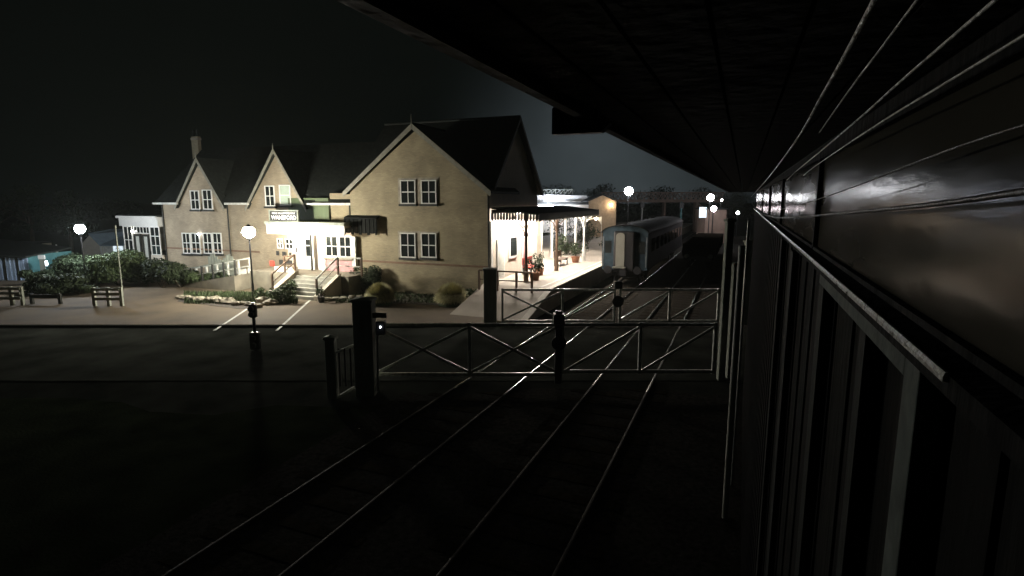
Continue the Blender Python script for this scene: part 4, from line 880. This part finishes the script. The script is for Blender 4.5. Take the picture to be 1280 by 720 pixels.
# second platform structure (right): dark wagons on the dull track
def wagon(l, s, lab, L_=7.0):
    o = empty('goods_wagon', T(l, s + L_ / 2, 0), -AZ, lab, 'wagon', 'wagons stabled beyond the crossing')
    MB(T).box(l - 1.2, l + 1.2, s, s + L_, 1.0, 1.9).build('body', M['sleeper'], o); MB(T).box(l - 1.1, l + 1.1, s + .1, s + L_ - .1, .75, .998).build('underframe', M['black'], o)
    for ss in (s + 1.5, s + L_ - 1.5):
        m = MB(T)
        for k in (-1, 1): m.tube((l + k * .68, ss, .46), (l + k * .8, ss, .46), .45, 16)
        m.build('wheelset', M['black'], o)
    for k in (-1, 1): MB(T).tube((l + k * .85, s - .45, 1.05), (l + k * .85, s, 1.05), .16, 10).build('buffer', M['steel'], o)
wagon(-2.9, 44, 'low dark wagon on the dull track beyond the coach'); wagon(-2.9, 53, 'second low wagon behind the first on the dull track')
# trees
def tree(px, y, h_, w_, lab, seed, name='broadleaf_tree', zb=0):
    rnd = random.Random(seed); x = at(px, 300, y)[0]; o = empty(name, (x, y, zb), 0, lab, 'tree', 'dark trees around the station')
    m = MB(); m.path([(x, y, zb - .1), (x + .1, y, zb + h_ * .3), (x - .1, y, zb + h_ * .7)], [.035 * h_, .025 * h_, .01 * h_], 8)
    for i in range(7):
        t = rnd.uniform(0, 6.28); q = rnd.uniform(.3, .6); m.tube((x, y, zb + h_ * q), (x + w_ * .35 * math.cos(t), y + w_ * .35 * math.sin(t), zb + h_ * (q + .25)), .01 * h_, 5, .004 * h_)
    m.build('trunk', M['bark'], o)
    m = MB()
    for i in range(16):
        t = rnd.uniform(0, 6.28); q = rnd.uniform(0, .75); zz = rnd.uniform(.35, .95); q *= math.sin(math.pi * min(1, zz)) ** .4 if zz < .9 else .4
        leaves(m, (x + w_ / 2 * q * math.cos(t), y + w_ / 2 * q * math.sin(t), zb + h_ * zz), (w_ * .2, w_ * .2, h_ * .13), 130, .16 * h_ / 7, rnd, .1)
    m.build('crown', M['leaf'], o)
tl = ['dark tree behind the left lamp and small shed', 'dark tree above the blue shed', 'tree top above the lit canopy building', 'tree behind the tan building', 'low tree behind the footbridge centre', 'tree beyond the right end of the footbridge', 'dark tree behind the grey cabin', 'tree between the footbridge and far lamps']
for i, (px, y, h_, w_) in enumerate(((88, 56, 6.0, 6), (40, 60, 6.5, 7), (700, 110, 8.2, 12), (752, 105, 8, 9), (825, 120, 8.0, 14), (915, 100, 7.2, 9), (-10, 62, 6.5, 8), (872, 112, 7.5, 9))): tree(px, y, h_, w_, tl[i], 80 + i)
m = MB(); rnd = random.Random(17)
for i in range(40):
    x = -120 + i * 7 + rnd.uniform(-3, 3); leaves(m, (x, 150 + rnd.uniform(-6, 6), 2.4), (5.5, 4, rnd.uniform(3, 4.8)), 220, .45, rnd, .1)
m.build('distant_woodland', M['leaf'], None, kind='stuff')
# small far hedge right of the tracks
for i, (l, s, w_, h_) in enumerate(((1.6, 26, 2.2, 1.6), (1.8, 31, 2.6, 2.0), (2.0, 38, 3, 2.4))):
    shrub('trackside_bush', T(l, s, -.1), w_, h_, ['trackside bush nearest the signal box', 'middle trackside bush past the signal box', 'farthest trackside bush past the signal box'][i], 'leaf', 700, .09, 'bushes beside the dull track', 140 + i)

# ------------------------------------------------------------------ signal box (camera hangs under its eave)
SL = .24; SE = 15.4; S0 = -1.6
sb = empty('signal_box', T(2.2, 5.5, 0), -AZ, 'dark boarded signal box with long glazed upper storey and deep eave', 'signal box')
ze = PL(1160, 440, SL)[1]                        # sill height

m = MB(T)
s = S0
i = 0
while s < SE:
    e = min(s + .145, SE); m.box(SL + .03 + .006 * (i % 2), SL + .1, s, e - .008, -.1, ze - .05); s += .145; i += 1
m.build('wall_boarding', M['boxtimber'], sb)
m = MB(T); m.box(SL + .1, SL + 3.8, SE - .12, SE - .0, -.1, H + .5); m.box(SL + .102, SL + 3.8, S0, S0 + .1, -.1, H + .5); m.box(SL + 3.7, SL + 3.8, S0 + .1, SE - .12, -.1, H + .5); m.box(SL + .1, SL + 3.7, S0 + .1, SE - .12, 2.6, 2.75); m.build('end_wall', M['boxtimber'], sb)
m = MB(T); m.slab([(SL - .004, S0, ze - .004), (SL + .05, S0, ze + .006), (SL + .05, S0, ze - .05), (SL - .004, S0, ze - .03)], (0, SE - S0, 0)); so = m.build('sill', M['boxtimber'], sb)
sN = PL(1180, 458, SL - .01)[0]; m = MB(T); m.slab([(SL - .010, sN, ze - .006), (SL - .008, sN, ze), (SL - .0045, sN, ze), (SL - .0045, sN, ze - .012), (SL - .010, sN, ze - .012)], (0, SE - sN, 0)); m.build('sill_edge_highlight', M['sillm'], so)  # pale strip stands in for the sill edge highlight, ending where it fades
# glazing above the sill
gt = H + .17
stiles = [S0 + .1] + sorted(PL(p, 262, SL)[0] for p in (1012, 972, 958, 950)) + [SE - .2]
gt = H + .2
for a, c in zip(stiles, stiles[1:]):
    m = MB(T); m.box(SL + .02, SL + .05, a, a + .02, ze + .02, gt); m.box(SL + .02, SL + .05, c - .02, c, ze + .02, gt); m.box(SL + .021, SL + .049, a + .02, c - .02, ze + .010, ze + .022); m.box(SL + .021, SL + .049, a + .02, c - .02, gt - .045, gt)
    fo = m.build('window', M['boxtimber'], sb)
    MB(T).quad((SL + .035, a + .03, ze + .02), (SL + .035, c - .03, ze + .02), (SL + .035, c - .03, gt - .02), (SL + .035, a + .03, gt - .02)).build('pane', M['boxglass'], fo)
# pale painted frame members below the sill (toplight sashes)
def lpix(px, py): return PL(px, py, SL - .004)
sA, zA = lpix(1150, 462); sB, zB = lpix(1040, 378)
m = MB(T); zr = zA
m.box(SL - .004, SL + .028, sA, sA + .075, .6, zr); m.box(SL - .004, SL + .028, sA + .075, sA + 1.1, zr - .032, zr); m.build('pale_frame', M['boxframe'], sb, bevel=.003)
for px, wd in ((1068, .06), (1012, .10), (972, .16), (958, .12)):
    ss = PL(px, 560, SL)[0]; MB(T).box(SL + .0, SL + .028, ss, ss + wd, .4, ze - .055).build('batten', M['boxbatten'], sb)
# soffit, fascia, gutter
k = (930 - 640) / (250 - 95.0); hs = .20; lf = -k * hs * CA
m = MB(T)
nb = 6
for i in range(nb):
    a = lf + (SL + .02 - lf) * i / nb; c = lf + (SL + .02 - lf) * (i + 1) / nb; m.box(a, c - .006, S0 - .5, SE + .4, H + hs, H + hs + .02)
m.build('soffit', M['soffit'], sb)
m = MB(T); m.box(lf - .025, lf - .001, S0 - .5, SE + .4, H + hs - .012, H + hs + .12); m.build('fascia', M['railside'], sb)
m = MB(T); m.slab([(lf - .03, S0 - .5, H + hs + .122), (SL + 2, S0 - .5, H + 1.9), (SL + 4.2, S0 - .5, H + .35), (SL + 4.2, S0 - .5, H + .25), (SL + 2, S0 - .5, H + 1.8), (lf - .03, S0 - .5, H + hs + .03 + .06)], (0, SE - S0 + .9, 0)); m.build('roof', M['slate'], sb)
gt_ = MB(T); arc_ = [(lf - .026 - .055 + .055 * math.cos(math.pi * i / 8), H + hs + .09 - .055 * math.sin(math.pi * i / 8)) for i in range(9)]
gt_.slab([(a, S0 - .5, z) for a, z in arc_] + [(a, S0 - .5, z + .008) for a, z in reversed(arc_)], (0, SE - S0 + .9, 0)); gt_.build('gutter', M['black'], sb)
# downpipe and corner pipes
def vpipe(px, py, l, z0, z1, r, mt, nm):
    ss = PL(px, py, l)[0]; MB(T).tube((l, ss, z0), (l, ss, z1), r, 12).build(nm, M[mt], sb); return ss
s_ = G2(932, 470)[1]
MB(T).tube((.015 + .0, 9.4, -.1), (.015, 9.4, H - .7), .05, 12).build('downpipe', M['offwhite'], sb)
MB(T).tube((.10, 10.6, -.1), (.10, 10.6, H - .35), .022, 8).build('conduit', M['steel'], sb)
# black box hanging under the eave
s_b = 1.35
la, zt_ = PS(690, 140, s_b); lb2, zb2 = PS(751, 165, s_b)
bxo = empty('eave_box', T((la + lb2) / 2, s_b, zb2), -AZ, 'black equipment box hanging under the eave against the sky glow', 'equipment box')
zt_ = min(H + hs - .014, zt_)
MB(T).slab([(la, s_b, zb2), (lb2, s_b, zb2), (lb2 + .02, s_b, zb2 + .02), (lf - .09, s_b, H + hs + .03), (la, s_b, H + hs + .02)], (0, .03, 0)).build('housing', M['black'], bxo)
# cables under the eave
def cable(pts, r, mt, lab):
    m = MB(T); P_ = [Vector(p) for p in pts]; out = []
    for i in range(len(P_) - 1):
        p0, p1, p2, p3 = P_[max(i - 1, 0)], P_[i], P_[i + 1], P_[min(i + 2, len(P_) - 1)]
        for j in range(10):
            t = j / 10; out.append(.5 * ((2 * p1) + (-p0 + p2) * t + (2 * p0 - 5 * p1 + 4 * p2 - p3) * t * t + (-p0 + 3 * p1 - 3 * p2 + p3) * t ** 3))
    out.append(P_[-1]); m.path(out, r, 8); o = m.build('cable', M[mt], None, label=lab, category='cable', group='cables slung along the signal box wall'); return o
def cpt(px, py, s): l, z = PS(px, py, s); return (l, s, z)
cable([cpt(940, 254, 12), cpt(948, 264, 6), cpt(965, 271, 3.6), cpt(1000, 271, 2.4), cpt(1060, 266, 1.55), cpt(1160, 256, .95), cpt(1290, 238, .62)], .0035, 'cable', 'thick dark cable sagging across the lit glass')
cable([cpt(962, 264, 4.2), cpt(975, 262, 3.4), cpt(1010, 253, 2.2), cpt(1060, 236, 1.5), cpt(1180, 190, .9), cpt(1300, 150, .65)], .0016, 'cable', 'thin dark cable rising above the thick sagging one')
def cz(px, py, hz): g = G(px, py, H + hz); return (g.x * CA - g.y * SA, g.x * SA + g.y * CA, H + hz)
cable([cz(939, 246, .075), cz(952, 232, .12), cz(985, 190, .155), cz(1030, 115, .165), cz(1090, 5, .165), cz(1104, -30, .165)], .0024, 'cablew', 'pale glint streak built as a cable, steepest of those under the eave')
cable([cz(1024, 166, .16), cz(1060, 115, .16), cz(1100, 62, .16), cz(1150, -5, .16)], .0013, 'cablew', 'short pale glint streak built as a cable, second steepest under the eave')
cable([cz(943, 247, .08), cz(965, 238, .13), cz(1000, 210, .145), cz(1060, 160, .15), cz(1130, 98, .15), cz(1250, -5, .15)], .0016, 'cablew', 'thin pale glint streak built as a cable, third from the steepest')
cable([cz(946, 247, .08), cz(975, 238, .12), cz(1020, 207, .125), cz(1090, 160, .13), cz(1180, 105, .13), cz(1320, 20, .13)], .0013, 'cablew', 'thinnest pale glint streak built as a cable, lying lowest under the eave')

# ------------------------------------------------------------------ night air
if True:
    m = MB(); m.box(-160, 130, -12, 175, -2, 40); hz = m.build('haze', bpy.data.materials.new('haze'), None, kind='stuff')
    hm = hz.data.materials[0]; hm.use_nodes = True; n_ = hm.node_tree.nodes; n_.clear(); o_ = n_.new('ShaderNodeOutputMaterial'); v_ = n_.new('ShaderNodeVolumePrincipled')
    v_.inputs['Color'].default_value = (.93, 1, .93, 1); v_.inputs['Density'].default_value = .0005; v_.inputs['Anisotropy'].default_value = .3; hm.node_tree.links.new(v_.outputs[0], o_.inputs['Volume'])

# ------------------------------------------------------------------ render settings
sc.render.engine = 'CYCLES'; cy = sc.cycles; cy.use_denoising = True; cy.max_bounces = 5; cy.diffuse_bounces = 3; cy.glossy_bounces = 3; cy.volume_bounces = 0; cy.sample_clamp_indirect = 3; cy.sample_clamp_direct = 0; cy.use_light_tree = True; cy.caustics_reflective = False; cy.volume_step_rate = 1
vs = sc.view_settings; vs.view_transform = 'Standard'; vs.look = 'None'; vs.exposure = 0; vs.gamma = 1; vs.use_curve_mapping = False
